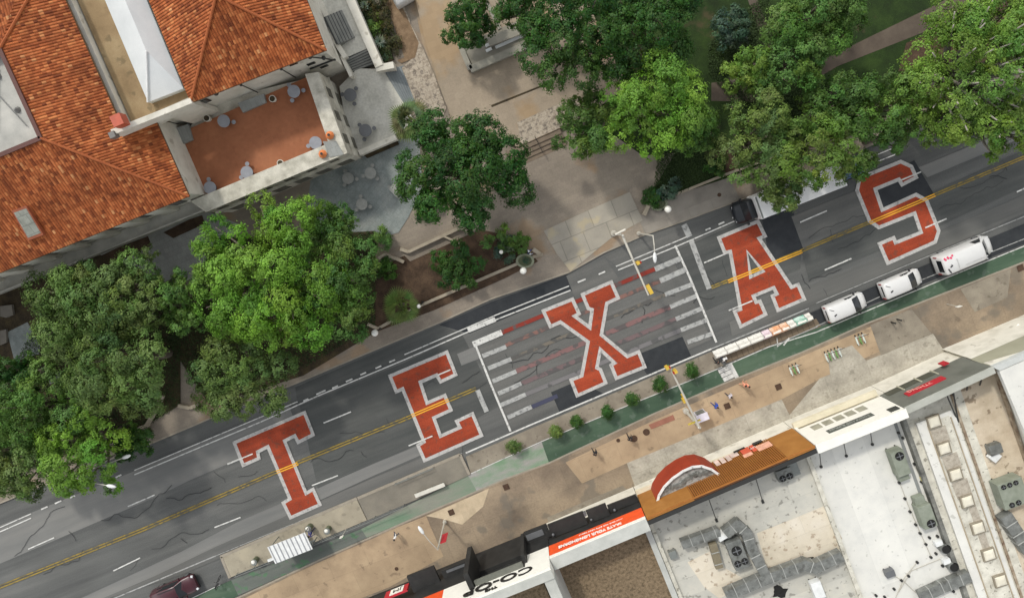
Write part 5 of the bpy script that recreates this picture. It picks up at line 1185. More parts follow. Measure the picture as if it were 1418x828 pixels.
def signal(base, ztop, armend, heads, label):
    t = thing('traffic_signal', rz(base, .14), label, 'traffic signal')
    MB().tube([base, rz(base, ztop)], [.17, .12], 10).build('pole', pole_m, t); MB().cyl(base, .3, .14, .55, 10).build('base', pole_m, t)
    at = rz(base, ztop-.3); MB().tube([at, at.lerp(armend, .5), armend], [.12, .10, .07], 8).build('mast_arm', pole_m, t)
    dv = (armend-at).normalized(); n_ = Vector((-dv.y, dv.x, 0))
    for f, s in heads:
        c = at.lerp(armend, f)+n_*(.28*s)
        h_ = MB(); h_.box((c.x, c.y, c.z), (.3, .28, .85), ANG+.1); ho = h_.build('signal_head', signal_y, t)
        for k, cl in enumerate(((150, 30, 24), (160, 120, 30), (30, 120, 60))):
            mt = bpy.data.materials.get('signal_lens_%s' % ('red', 'amber', 'green')[k]) or plain('signal_lens_%s' % ('red', 'amber', 'green')[k], cl, .3)
            v = MB(); v.box((c.x-n_.x*.0+RV.x*.22*s, c.y+RV.y*.22*s, c.z+.33-.33*k), (.14, .22, .22), ANG); v.build('lens', mt, ho)
    return t
b1 = P(849.5, 323, .14); t_ = signal(b1, 6.6, P(898, 409, 6.6), [(.48, 1)], 'traffic signal on a long pale mast arm over the crossing, upper side of the street')
m = MB(); c = P(896, 402, 6.2); m.box((c.x+.2, c.y+.1, 6.3), (.36, .95, .3), ANG+.12); m.build('signal_head', signal_y, t_)
m = MB(); m.tube([P(852, 325, 6.7), P(866, 318, 6.7)], .11, 8); m.build('cross_bar', pole_m, t_)
b2 = P(949, 568, .14); zt2 = 6.1; t_ = signal(b2, zt2, P(927, 507, 6.6), [(.9, -1), (1.0, 1)], 'traffic signal pole with mast arm by the planter row, lower side of the street')
e_ = rz(b2, zt2); m = MB(); m.tube([e_-ZV*.2, P(967.5, 592, 6.2)], [.12, .09], 8); m.build('mast_arm_stub', pole_m, t_)
m = MB(); c = P(947, 554, 5.6); m.box((c.x, c.y, 5.6), (.3, .36, .8), ANG); c = P(946, 548, 5.2); m.box((c.x, c.y, 5.2), (.26, .28, .8), ANG); m.build('signal_head', signal_y, t_)
m = MB(); m.wall(P(953, 588, 5.6), P(970, 581, 5.6), 5.4, 5.75, .05); m.build('street_name_sign', plain('yellow_black_sign', (190, 170, 70), .5, var=.2), t_)
cb = thing('signal_cabinet', P(968, 572, .14), 'pale signal cabinet on the sidewalk beside the signal pole', 'cabinet', None, ANG)
MB().box((0, 0, .75), (1.1, .7, 1.5)).build('housing', plain('lilac_white_paint', (206, 204, 214)), cb, True, bevel=.03); MB().box((0, .36, .8), (.9, .02, 1.2)).build('door', grey_metal, cb, True); MB().box((0, 0, 1.52), (1.2, .8, .06)).build('lid', plain('lilac_lid', (216, 212, 222)), cb, True)
for x, y, lb in ((519, 461, 'white globe lamp at the sidewalk beside the big bright tree'), (724.5, 375, 'white globe lamp beside the planter ring at the mulch bed corner'), (925, 290, 'white globe lamp at the lawn corner beside the oval planter ring'), (694, 349, 'small globe lamp among the shrubs, left of the planter ring'), (580, 424, 'small globe lamp beside the spiky plant in the mulch bed')):
    q = P(x, y, 3.0); sm = .2 if 'small' in lb else .34
    t = thing('globe_lamp', (q.x, q.y, .14), lb, 'lamp'); MB().cyl((0, 0), .07, 0, 2.6, 8, .05).build('pole', dark_metal, t, True); MB().cyl((0, 0), .18, 0, .3, 10, .1).build('base', dark_metal, t, True); MB().ball((0, 0, 2.86), sm, 14, 9).build('globe', globe_m, t, True, smooth=True)
# ------------------------------------------------------------------ small street furniture
bs = thing('bus_shelter', P(402, 758, 2.6)-ZV*2.44, 'bus shelter with white ribbed metal roof on the boarding island', 'bus shelter', None, ANG)
m = MB(); m.box((0, 0, 2.5), (4.3, 1.95, .08))
m.build('roof', white_metal, bs, True); m = MB()
for k in range(9): m.box((-1.95+k*.487, 0, 2.565), (.09, 1.95, .05))
m.build('roof_rib', plain('rib_grey', (150, 152, 156)), bs, True)
for a in (-1.9, 1.9):
    for b in (-.8, .8): MB().cyl((a, b), .05, 0, 2.46, 8).build('post', grey_metal, bs, True)
MB().box((0, -.85, 1.3), (3.9, .03, 1.8)).build('rear_pane', glass('shelter_glass', (120, 130, 134)), bs, True); MB().box((0, -.4, .45), (2.6, .4, .06)).build('bench_seat', grey_metal, bs, True)
for a in (-1.0, 1.0): MB().box((a, -.4, .22), (.06, .34, .43)).build('bench_leg', dark_metal, bs, True)
MB().box((-2.45, -.45, 2.35), (.75, .28, .1)).build('roof_bracket', white_metal, bs, True)
def bin_(x, y, lb):
    t = thing('litter_bin', P(x, y, .9)-ZV*.76, lb, 'litter bin', 'litter bins on the boarding island')
    MB().cyl((0, 0), .3, 0, .85, 14, .34).build('body', M('bin_olive', [(92, 98, 78), (108, 114, 92)], scale=2) if 'bin_olive' not in bpy.data.materials else bpy.data.materials['bin_olive'], t, True)
    MB().cyl((0, 0), .36, .85, .92, 14, .3).build('rim', grey_metal, t, True); MB().ball((-.06, .08, .92), (.22, .22, .12), 10, 6).build('lid', white_panel, t, True)
bin_(352, 778, 'litter bin left of the ribbed bus shelter roof'); bin_(453, 735, 'litter bin right of the bus shelter, beside the island railing'); bin_(427, 732, 'litter bin touching the right end of the bus shelter')
def railing(name, label, pts, h=1.0, z0=.14, mat=None, cat='railing', panel_=False):
    q = px(pts, z0); t = thing(name, q[0], label, cat); m = MB(); p_ = MB()
    for a, b in zip(q, q[1:]):
        L = (b-a).length; n = max(1, int(L/1.4)); m.tube([rz(a, z0+h), rz(b, z0+h)], .035, 6); m.tube([rz(a, z0+h*.5), rz(b, z0+h*.5)], .025, 6)
        for k in range(n+1): c = a.lerp(b, k/n); p_.tube([c, rz(c, z0+h)], .03, 6)
    m.build('rail', mat or grey_metal, t); p_.build('post', mat or grey_metal, t); return t
railing('island_railing', 'long metal railing between the bus shelter and the green lane', [(430, 752), (480, 731), (560, 697)])
railing('island_railing', 'short metal railing left of the bus shelter', [(330, 792), (378, 773)])
railing('island_railing', 'low railing along the street edge of the grey boarding island', [(548, 668), (565, 661), (600, 646)], .6)
sb = thing('platform_bench', P(596, 676, .14), 'long narrow pale bench on the grey boarding island beside the green lane', 'bench', None, ANG)
MB().box((0, 0, .5), (3.4, .42, .07)).build('seat', plain('cream_seat', (206, 204, 192)), sb, True)
for a in (-1.5, -.5, .5, 1.5): MB().box((a, 0, .23), (.08, .34, .46)).build('leg', grey_metal, sb, True)
sp_ = thing('sign_post', P(480, 731, .14), 'thin white sign post with cross bar on the railing of the boarding island', 'sign post', None, ANG)
MB().cyl((0, 0), .035, 0, 2.4, 8).build('post', pole_m, sp_, True); MB().box((0, .04, 2.1), (.4, .03, .5)).build('sign_plate', white_panel, sp_, True)
# painted concrete barriers
def barrier(s, f0, f1, label, mats_):
    a = P(988+(1122-988)*f0, 492+(438-492)*f0, .14).lerp(P(988, 492, .14), 0); b = P(988+(1122-988)*f1, 492+(438-492)*f1, .14)
    d = (b-a); L = d.length-.06; c = (a+b)/2; t = thing('street_barrier', rz(c, .07), label, 'barrier', 'painted street barriers', math.atan2(d.y, d.x))
    prof = [(-.45, 0), (-.45, .18), (-.22, .42), (-.16, .85), (.16, .85), (.22, .42), (.45, .18), (.45, 0)]
    MB().loft([[(-L/2, y, z) for y, z in prof], [(L/2, y, z) for y, z in prof]]).build('body', mats_, t, True)
    MB().box((0, 0, .87), (L*.8, .2, .04)).build('top_cap', white_panel, t, True)
    for a_ in (-.3, .3): MB().box((a_*L, 0, .05), (.4, .92, .08)).build('foot', dark_metal, t, True)
bw = M('barrier_mural_white', [(150, 148, 140), (206, 204, 196), (222, 220, 212), (170, 166, 158)], scale=2.6, detail=4, fine=.1, contrast=.8)
bpink = M('barrier_mural_pink', [(204, 180, 190), (216, 204, 208)], scale=2); bor = M('barrier_mural_orange', [(214, 150, 104), (222, 196, 174)], scale=2.4, contrast=2); bte = M('barrier_mural_teal', [(120, 176, 154), (190, 210, 200)], scale=2, contrast=1.6)
bl_ = [(bw, 'white mottled barrier at the planter end of the painted barrier row'), (bw, 'white mottled barrier, second from the planter end of the row'), (bw, 'white mottled barrier, third from the planter end of the row'), (bw, 'white mottled barrier, fourth from the planter end, beside the pink one'),
       (bpink, 'pale pink painted barrier in the barrier row'), (bor, 'orange painted barrier beside the pink one'), (bor, 'orange painted barrier second from the white gap'), (bw, 'single white barrier between the orange and teal ones'), (bte, 'teal painted barrier at the van end of the row'), (bw, 'white end barrier of the row nearest the vans')]
ed = [0, .12, .24, .36, .5, .58, .68, .76, .83, .94, 1.0]
for k, (mt, lb) in enumerate(bl_): barrier(k, ed[k], ed[k+1], lb, mt)
# potted shrubs in the planter strip are built with the plants; bollards, covers, scooters, people here
cover = M('tree_grate_iron', [(66, 50, 40), (88, 68, 54)], scale=3)
for x, y, lb, sh in ((625, 709, 'square brown iron cover on the cream ramp', 1), (701, 674, 'square brown iron cover on the sidewalk below the mural lane', 1), (1078, 535.5, 'square brown iron cover on the tan sidewalk near the single scooters', 1), (1007, 562, 'square brown iron cover beside the person in blue', 1), (878, 607, 'round iron cover on the tan sidewalk, left of a pair', 0), (895, 598, 'round iron cover on the tan sidewalk, right of a pair', 0), (856, 609.5, 'small round iron cover near the green lane kerb', 2), (549, 787, 'tiny round cover on the brown sidewalk near the black canopies', 2), (1413, 371, 'square brown iron cover at the right picture edge by the green lane', 1), (996, 270, 'small round dark cover on the grey sidewalk near the box truck', 2)):
    q = P(x, y, .16); m = MB(); zq = .178
    if sh == 1: m.box((q.x, q.y, zq), (.62, .62, .03), ANG)
    else: m.cyl(q, .36 if sh == 0 else .2, zq-.015, zq+.015, 16)
    tag(m.build('iron_cover', cover), lb, 'iron cover')
def scooter(loc, rot, label, green):
    t = thing('electric_scooter', loc, label, 'scooter', 'parked electric scooters', rot)
    MB().box((-.05, 0, .14), (.75, .17, .07)).build('deck', green, t, True, bevel=.02)
    MB().tube([(.38, 0, .15), (.5, 0, 1.12)], .035, 8).build('stem', white_metal, t, True); MB().tube([(.5, -.26, 1.12), (.5, .26, 1.12)], .025, 6).build('handlebar', trim, t, True)
    for x in (-.5, .48):
        m = MB(); n = 12; vs = [(x+.11*math.cos(2*math.pi*i/n), y, .11+.11*math.sin(2*math.pi*i/n)) for y in (-.03, .03) for i in range(n)]
        m.mesh(vs, [tuple(range(n)), tuple(range(2*n-1, n-1, -1))]+[(i, n+i, n+(i+1) % n, (i+1) % n) for i in range(n)]); m.build('wheel', tyre, t, True)
    MB().box((-.42, 0, .24), (.3, .1, .03)).build('mudguard', green, t, True); return t
gA = plain('lime_scooter_paint', (112, 152, 84), .4); gB = plain('white_scooter_paint', (206, 214, 206), .4)
s0 = None; DANG = math.atan2(-DV.y, -DV.x)
for (x, y, n, gname) in ((1101, 512, 3, 'the left parked group'), (1155, 491, 5, 'the middle parked group'), (1193, 470, 3, 'the right parked group')):
    for k in range(n):
        loc = P(x, y, .6); loc = rz(loc, .16)+RV*((k-(n-1)/2)*.36)
        lb = 'parked electric scooter, %s from the left in %s beside the green lane' % (ORD[k], gname)
        if s0 is None: s0 = scooter(loc, DANG, lb, gB); s1 = None
        elif k % 2 and s1 is None: s1 = scooter(loc, DANG, lb, gA)
        else: dup(s1 if (k % 2) else s0, loc, DANG, lb)
bk = thing('bicycle', P(304, 804, .16), 'black bicycle standing at the left end of the boarding island', 'bicycle', None, ANG+.9)
for x in (-.5, .5):
    m = MB(); n = 18
    m.tube([(x+.33*math.cos(2*math.pi*i/n), 0, .34+.33*math.sin(2*math.pi*i/n)) for i in range(n+1)], .03, 6); m.build('wheel', tyre, bk, True)
MB().tube([(-.5, 0, .34), (-.12, 0, .34), (.36, 0, .8), (-.22, 0, .84), (-.12, 0, .34)], .025, 6).tube([(-.5, 0, .34), (-.22, 0, .84)], .02, 6).tube([(.5, 0, .34), (.36, 0, .95)], .025, 6).build('frame', trim, bk, True)
MB().tube([(.34, -.28, .98), (.36, 0, .98), (.34, .28, .98)], .022, 6).build('handlebar', trim, bk, True); MB().box((-.24, 0, .92), (.26, .15, .06)).build('saddle', trim, bk, True)
# ------------------------------------------------------------------ people
def clothmat(name, shoe, legs, shirt, skin=(176, 128, 100)):
    m = bpy.data.materials.new(name); m.use_nodes = True; nt = m.node_tree; L = nt.links; b = nt.nodes['Principled BSDF']; b.inputs['Roughness'].default_value = .85
    tc = nn(nt, 'ShaderNodeTexCoord'); sp = nn(nt, 'ShaderNodeSeparateXYZ'); L.new(tc.outputs['Object'], sp.inputs[0]); mr = nn(nt, 'ShaderNodeMapRange'); L.new(sp.outputs[2], mr.inputs['Value']); mr.inputs['From Max'].default_value = 1.8
    r = nn(nt, 'ShaderNodeValToRGB'); r.color_ramp.interpolation = 'CONSTANT'; L.new(mr.outputs[0], r.inputs[0]); e = r.color_ramp.elements
    e[0].position = 0; e[0].color = (*rgb(shoe), 1); e[1].position = .07/1.8; e[1].color = (*rgb(legs), 1)
    for z, c in ((.92, shirt), (1.47, skin)): q = e.new(z/1.8); q.color = (*rgb(c), 1)
    L.new(r.outputs[0], b.inputs['Base Color']); return m
skinm = plain('skin', (176, 128, 100), .6)
def person(loc, rot, label, mat, hairc=(26, 20, 18), stride=.22, seated=False):
    t = thing('person', loc, label, 'person', None, rot)
    V = []; Ed = []; Rr = []
    def v(p, r, par=None):
        V.append(p); Rr.append(r); 
        if par is not None: Ed.append((par, len(V)-1))
        return len(V)-1
    pel = v((0, 0, .95), .13); wa = v((0, 0, 1.1), .12, pel); ch = v((.01, 0, 1.3), .145, wa); nk0 = v((0, 0, 1.44), .09, ch); nk = v((.01, 0, 1.5), .05, nk0); hd0 = v((.03, 0, 1.59), .085, nk); hd1 = v((.02, 0, 1.70), .08, hd0)
    v((.125, 0, 1.60), .02, hd0)
    for s in (-1, 1):
        hp = v((0, s*.09, .88), .09, pel); kn = v((s*stride*.5+.04, s*.10, .5), .06, hp); an = v((s*stride*.95-.03, s*.1, .1), .042, kn); v((s*stride*.95+.14, s*.11, .04), .04, an)
        sh = v((0, s*.18, 1.39), .07, ch); el = v((-s*stride*.35, s*.24, 1.12), .045, sh); wr = v((-s*stride*.7+.08, s*.25, .9), .03, el); pm = v((-s*stride*.7+.11, s*.25, .83), .032, wr)
        for q, (dx, dy, l) in enumerate(((.025, 0, .07), (.012, 0, .085), (-.004, 0, .08), (-.02, 0, .06))): v((V[pm][0]+dx*1.3, V[pm][1], V[pm][2]-.03-l), .009, pm)
        v((V[pm][0]+.045, V[pm][1]-s*.02, V[pm][2]-.03), .010, pm)
    me = bpy.data.meshes.new('body'); me.from_pydata(V, Ed, []); o = bpy.data.objects.new('body', me); COL.objects.link(o); o.parent = t; me.materials.append(mat)
    sk = o.modifiers.new('skin', 'SKIN'); 
    for i, d in enumerate(me.skin_vertices[0].data): d.radius = (Rr[i], Rr[i]); d.use_root = (i == 0)
    sb_ = o.modifiers.new('sub', 'SUBSURF'); sb_.levels = 1; sb_.render_levels = 2
    MB().ball((-.005, 0, 1.68), (.115, .098, .105), 12, 8, zmin=-.25).build('hair', plain('hair_dark', hairc, .6) if 'hair_dark' not in bpy.data.materials else bpy.data.materials['hair_dark'], t, True, smooth=True)
    for s in (-1, 1): MB().ball((.11, s*.033, 1.63), .012, 6, 4).build('eye', dark_hole, t, True)
    return t
def pl(x, y, z=1.2): p = P(x, y, z); return Vector((p.x, p.y, .17))
pB = clothmat('clothes_blue', (30, 30, 34), (40, 60, 120), (36, 74, 168)); pG = clothmat('clothes_grey', (200, 200, 200), (60, 62, 70), (196, 190, 196)); pP = clothmat('clothes_pink', (210, 200, 190), (200, 150, 120), (232, 160, 130)); pK = clothmat('clothes_black', (20, 20, 20), (30, 32, 36), (34, 34, 36)); pW = clothmat('clothes_white', (30, 30, 30), (60, 66, 84), (222, 222, 220)); pV = clothmat('clothes_violet', (30, 30, 40), (50, 54, 90), (92, 96, 150))
person(pl(991.5, 562), 2.5, 'person in a blue shirt walking beside the signal cabinet', pB)
person(pl(1010.5, 548), -.7, 'person in a pale grey top with dark hair near the short zebra bars', pG)
person(pl(1030, 532.5), .3, 'person in salmon pink clothes on the tan sidewalk', pP); person(pl(1035, 533.5), .5, 'second person in salmon pink beside the first one, nearer the scooters', pP, (96, 60, 40))
person(pl(993, 501), 1.8, 'person in black standing at the planter end of the painted barriers', pK); person(pl(1003, 497), -1.0, 'person in white and dark trousers beside the person in black', pW)
person(pl(547, 743.5), 2.4, 'person in white top walking on the brown sidewalk near the green lane kerb', pW); person(pl(430, 739), .4, 'person in violet blue standing at the right end of the bus shelter', pV)
person(pl(824, 627), 2.2, 'person in black walking on the tan sidewalk below the planter row', pK); person(pl(872.5, 607), 2.0, 'person in black beside the pair of round iron covers', pK)
person(pl(733, 349.5), .4, 'person in blue and white at the planter ring by the mulch bed', clothmat('clothes_blue_white', (40, 60, 120), (60, 96, 170), (214, 220, 226)))
person(pl(575, 812), 1.0, 'person in dark olive on the sidewalk beside the black canopy', pK) if False else None
for x, y, lb in ((1242, 442, 'small dark bollard on the green lane kerb, right of a pair'), (1234, 446, 'small dark bollard on the green lane kerb, left of a pair')):
    t = thing('kerb_bollard', P(x, y, .14), lb, 'bollard'); MB().cyl((0, 0), .08, 0, .8, 8).build('post', dark_metal, t, True); MB().ball((0, 0, .82), .1).build('cap', dark_metal, t, True)
for x, y, lb in ((1311, 421, 'thin white sign post on the pale sidewalk right of the parked vans'), (730, 785, 'thin dark sign post by the black canopy at the store')):
    t = thing('sign_post', P(x, y, .14), lb, 'sign post', None, ANG); MB().cyl((0, 0), .035, 0, 2.3, 8).build('post', pole_m, t, True); MB().box((0, .03, 2.0), (.45, .02, .5)).build('sign_plate', white_panel, t, True)
# ------------------------------------------------------------------ trees and plants
NR = np.random.default_rng(11)
def leaf_mesh(name, C, N, size, wid, cols, mat, parent, wpos):
    n = len(C)
    N = N/np.linalg.norm(N, axis=1, keepdims=True)
    r = NR.normal(size=(n, 3)); T = np.cross(N, r); T /= np.linalg.norm(T, axis=1, keepdims=True)+1e-9; B = np.cross(N, T)
    l = (size*NR.uniform(.6, 1.3, n))[:, None]; w = (wid*NR.uniform(.7, 1.25, n))[:, None]
    V = np.empty((n, 4, 3)); V[:, 0] = C-T*l/2; V[:, 1] = C+B*w/2-N*l*.1; V[:, 2] = C+T*l/2; V[:, 3] = C-B*w/2-N*l*.1
    V = V.reshape(-1, 3)-np.array(wpos)
    me = bpy.data.meshes.new(name); me.vertices.add(4*n); me.vertices.foreach_set('co', V.astype(np.float32).ravel())
    me.loops.add(4*n); me.loops.foreach_set('vertex_index', np.arange(4*n, dtype=np.int32)); me.polygons.add(n)
    me.polygons.foreach_set('loop_start', np.arange(0, 4*n, 4, dtype=np.int32)); me.polygons.foreach_set('loop_total', np.full(n, 4, dtype=np.int32))
    ca = me.color_attributes.new('Col', 'FLOAT_COLOR', 'POINT'); cc = np.ones((n, 4, 4)); cc[:, :, :3] = cols[:, None, :]; ca.data.foreach_set('color', cc.astype(np.float32).ravel())
    me.materials.append(mat); me.update(); me.validate()
    o = bpy.data.objects.new(name, me); COL.objects.link(o); o.parent = parent; return o
HUE = {'dry': ((.05, .052, .02), (.095, .085, .032)), 'bright': ((.138, .275, .032), (.205, .350, .048)), 'mid': ((.082, .165, .034), (.130, .222, .046)), 'dark': ((.036, .098, .020), (.066, .140, .028)), 'olive': ((.116, .182, .048), (.176, .246, .066)),
       'light': ((.132, .240, .042), (.21, .32, .058)), 'yellow': ((.112, .190, .036), (.18, .26, .05)), 'blue': ((.060, .105, .065), (.10, .15, .09)), 'deep': ((.030, .086, .018), (.054, .125, .024))}
def foliage(cx, cy, R, z0, z1, hue, dens=1.0, lobes=None, lsize=.30, squash=1.0, rot=0.0, lobe_k=.30):
    lr0 = min(max(R*lobe_k*.72, .5), 1.3); nl = lobes or max(6, int(1.3*(R/lr0)**2)); C = []; Nn = []; Cl = []; lob = []
    h0, h1 = HUE[hue]; h0 = np.array(h0); h1 = np.array(h1)
    for i in range(nl):
        rho = math.sqrt((i+.5)/nl)*.84*NR.uniform(.88, 1.1); th = i*2.39996+NR.uniform(-.35, .35)
        x, y = R*rho*math.cos(th), R*rho*math.sin(th)*squash
        lx, ly = x*math.cos(rot)-y*math.sin(rot), x*math.sin(rot)+y*math.cos(rot)
        dome = math.sqrt(max(0, 1-min(rho, 1)**2)); lr = lr0*NR.uniform(.7, 1.3)
        z = z0+(z1-z0)*(.18+.70*dome*NR.uniform(.5, 1.12))
        lob.append((cx+lx, cy+ly, z, lr)); lc = h0+(h1-h0)*NR.uniform(0, 1)
        lc = lc*NR.uniform(.78, 1.2)*np.array([NR.uniform(.80, 1.08), 1, NR.uniform(.8, 1.2)])
        ns = max(6, int(13*lr*lr+6))
        d = NR.normal(size=(ns, 3)); d[:, 2] = np.abs(d[:, 2])*.9-.25; d /= np.linalg.norm(d, axis=1, keepdims=True)
        for s in range(ns):
            m = int(42*dens*NR.uniform(.6, 1.3)*min(1.4, .6+lr*.4)); sc = np.array([cx+lx, cy+ly, z])+d[s]*lr*NR.uniform(.7, 1.08)*np.array([1, 1, .75])
            off = NR.normal(size=(m, 3))*np.array([.17, .17, .13])*(.55+.4*lr)
            p = sc+off; C.append(p)
            nv = off*1.6+d[s]*.85+np.array([0, 0, .35])+NR.normal(size=(m, 3))*.28; Nn.append(nv)
            Cl.append(np.clip(lc*NR.uniform(.80, 1.2)*NR.uniform(.82, 1.2, (m, 1))*np.array([1, 1, 1])+NR.normal(size=(m, 3))*.006, .004, 1))
    return np.concatenate(C), np.concatenate(Nn), np.concatenate(Cl), lob
def tree(x, y, rpx, h, label, hue='mid', name='oak_tree', cat='tree', dens=1.0, squash=1.0, rot=0.0, lsize=.30, group=None, limb_mat=None, low=.35, lobes=None, limbs=True, lobe_k=.31):
    lsize *= .74; zc = h*.72; p = P(x, y, zc); R = rpx*(H-zc)/FPX; base = Vector((p.x, p.y, .14))
    t = thing(name, base, label, cat, group)
    C, N, Cl, lob = foliage(p.x, p.y, R, h*low, h, hue, dens, lobes, lsize, squash, rot, lobe_k)
    leaf_mesh('crown', C, N, lsize, lsize*.58, Cl, leaf, t, base)
    m = MB(); zt_ = h*low; tr_ = .05+.035*h
    fk = Vector((p.x+rng.uniform(-.3, .3), p.y+rng.uniform(-.3, .3), zt_))
    m.tube([base-ZV*.1, base.lerp(fk, .5)+Vector((rng.uniform(-.1, .1), rng.uniform(-.1, .1), 0)), fk], [tr_*1.35, tr_, tr_*.8], 8)
    if limbs:
        pb = limb_mat is not None
        for (lx, ly, lz, lr) in (lob if pb else lob[::2]):
            e = Vector((lx, ly, lz+lr*(1.0 if pb else .3))); mid = fk.lerp(e, .55)+Vector((rng.uniform(-.5, .5), rng.uniform(-.5, .5), -.1))
            m.tube([fk-ZV*.1, mid, e], [tr_*.5, tr_*.28, .05 if pb else .03], 6)
    m.build('trunk', limb_mat or bark, t, smooth=True)
    return t
pale_bark = M('pale_tree_bark', [(140, 136, 126), (168, 162, 152)], scale=3, fine=.15)
T = [
 (376, 388, 121, 12.5, 'biggest bright green tree in front of the terrace block by the street', 'bright', 1.05, 1.0),
 (330, 520, 74, 9.0, 'dull olive tree at the kerb below the biggest bright green tree', 'olive', 1, .92),
 (462, 395, 72, 11.5, 'mid green tree crowding the right side of the biggest bright tree', 'mid', 1, 1.2),
 (456, 316, 44, 7.5, 'dark green tree between the terrace front wall and the biggest bright tree', 'mid', 1, .8),
 (256, 420, 42, 10.0, 'narrow green tree squeezed left of the biggest bright tree', 'mid', 1, 1.2),
 (112, 430, 85, 11.0, 'olive tree standing against the left building front, nearest the left ledge', 'olive', 1, .85),
 (192, 402, 56, 10.5, 'olive tree beside the grey court below the tiled eave', 'olive', 1, 1.1),
 (172, 512, 82, 11.5, 'broad olive tree in the middle of the left garden', 'olive', 1, .9),
 (52, 570, 78, 10.0, 'green tree above the left end of the street near the picture edge', 'mid', 1, .8),
 (112, 628, 64, 10.5, 'yellow-green tree leaning over the road at the lower left lamp', 'bright', 1, 1.15),
 (30, 640, 62, 9.0, 'olive green tree at the left picture edge above the lane markings', 'olive', 1, .9),
 (182, 612, 32, 5.0, 'small dark green tree at the lower left garden corner', 'dark', 1.1, .8),
 (22, 528, 46, 8.0, 'dark green tree at the left picture edge beside the stone court', 'dark', 1, .9),
 (636, 236, 91, 11.0, 'dark glossy magnolia tree in the centre of the plaza', 'deep', 1.15, .95),
 (650, 30, 37, 6.5, 'small round dark tree in the stone planter at the top', 'dark', 1.25, 1),
 (722, 8, 40, 8.0, 'dark tree at the top edge right of the small round tree', 'dark', 1, 1),
 (800, 45, 80, 12.0, 'broad dark green oak at the top above the flagstone band', 'dark', 1, .95),
 (895, 35, 78, 12.0, 'large dark green oak at the top centre beside the lawn path', 'dark', 1, .95),
 (815, 172, 46, 9.0, 'dark green tree hanging over the plaza steps', 'mid', 1.1, 1.05),
 (912, 140, 76, 12.5, 'bright yellow-green oak right of the plaza steps', 'bright', 1, .95),
 (958, 178, 42, 9.0, 'shaded green oak limb mass above the sloping lawn', 'mid', .9, .8),
 (1014, 38, 28, 4.0, 'small blue-green round tree on the lawn at the top', 'blue', 1, 1),
 (1130, 22, 70, 10.0, 'fresh green tree above the diagonal brown path', 'mid', 1.1, .75),
 (1096, 88, 52, 9.5, 'green tree between the narrow lawn path and the diagonal path', 'mid', 1, .9),
 (1040, 96, 36, 8.0, 'light green tree at the lower end of the narrow lawn path', 'light', 1, .8),
 (1050, 195, 62, 10.0, 'olive green oak above the cab of the white box truck', 'olive', 1, 1.1),
 (1128, 206, 57, 10.5, 'yellowish oak above the cargo box of the white truck', 'yellow', .95, 1.0),
 (1158, 150, 52, 9.5, 'green oak between the diagonal path and the yellowish oak', 'mid', .9, .9),
 (1222, 150, 52, 9.5, 'green oak below the diagonal path, left of the pale branched oak', 'mid', .9, 1.0),
 (1086, 268, 30, 7.5, 'low green branch mass hanging over the box truck side', 'olive', 1.0, .9),
 (1186, 232, 25, 7.5, 'dark green tree over the blue vehicle', 'mid', 1, .9),
 (1354, 95, 106, 13.0, 'large light green oak with pale bare branches at the upper right', 'light', .78, 1.0),
 (1316, 162, 47, 10.0, 'light green oak overhanging the street above the letter S', 'light', .8, .9),
 (1395, 172, 52, 11.0, 'light green oak at the right picture edge over the street', 'light', .85, .9),
 (1405, 30, 60, 11.0, 'yellow-green oak in the upper right picture corner', 'yellow', .9, .9),
 (1240, 186, 27, 8.0, 'small green oak clump touching the top of the letter S', 'mid', 1, .9),
]
for i, (x, y, r, h, lb, hu, dn, sq) in enumerate(T):
    kw = {}
    if 'magnolia' in lb: kw = dict(name='magnolia_tree', lsize=.34)
    if 'pale bare' in lb or 'above the letter S' in lb or 'right picture edge over' in lb: kw = dict(limb_mat=pale_bark, lobe_k=.24)
    tree(x, y, r*1.03, h, lb, hu, dens=dn, squash=sq, rot=ANG if sq < 1 else 0, **kw)
# shrubs in the mulch bed and lawns
def shrub(x, y, rpx, h, label, hue, name='shrub', dens=1.2, lsize=.22, squash=1.0):
    p = P(x, y, h*.6); R = rpx*(H-h)/FPX; base = Vector((p.x, p.y, .14)); t = thing(name, base, label, 'shrub')
    C, N, Cl, lob = foliage(p.x, p.y, R, .1, h, hue, dens, max(5, int(R*R*2.2)), lsize, squash, ANG, .36)
    leaf_mesh('foliage', C, N, lsize, lsize*.6, Cl, leaf_dull, t, base)
    m = MB()
    for (lx, ly, lz, lr) in lob[:7]: m.tube([base, Vector((lx, ly, lz))], [.05, .02], 5)
    m.build('stem', bark, t)
shrub(632, 368, 37, 2.6, 'rounded green shrub in the middle of the mulch bed', 'dark')
shrub(690, 332, 24, 1.8, 'fresh green shrub below the magnolia branches', 'mid'); shrub(703, 346, 20, 1.2, 'grey-green tangled shrub beside the planter ring', 'blue'); shrub(718, 338, 14, 1.2, 'bright green low shrub near the person in blue and white', 'mid')
shrub(535, 372, 14, 1.2, 'small green shrub under the stone wall spur', 'dark'); shrub(928, 262, 18, 1.2, 'silvery green shrub strip in the sloping lawn', 'blue', squash=.6)
shrub(903, 272, 11, .9, 'low dark shrub between the slanting wall and the oval planter ring', 'dark'); shrub(594, 284, 18, 1.5, 'yellow-green shrub beside the magnolia trunk', 'mid'); shrub(530, 330, 16, 1.3, 'dark shrub at the edge of the blue-grey patio', 'mid'); shrub(992, 232, 14, 1.2, 'dark green shrub at the kerb end of the lawn', 'dark')
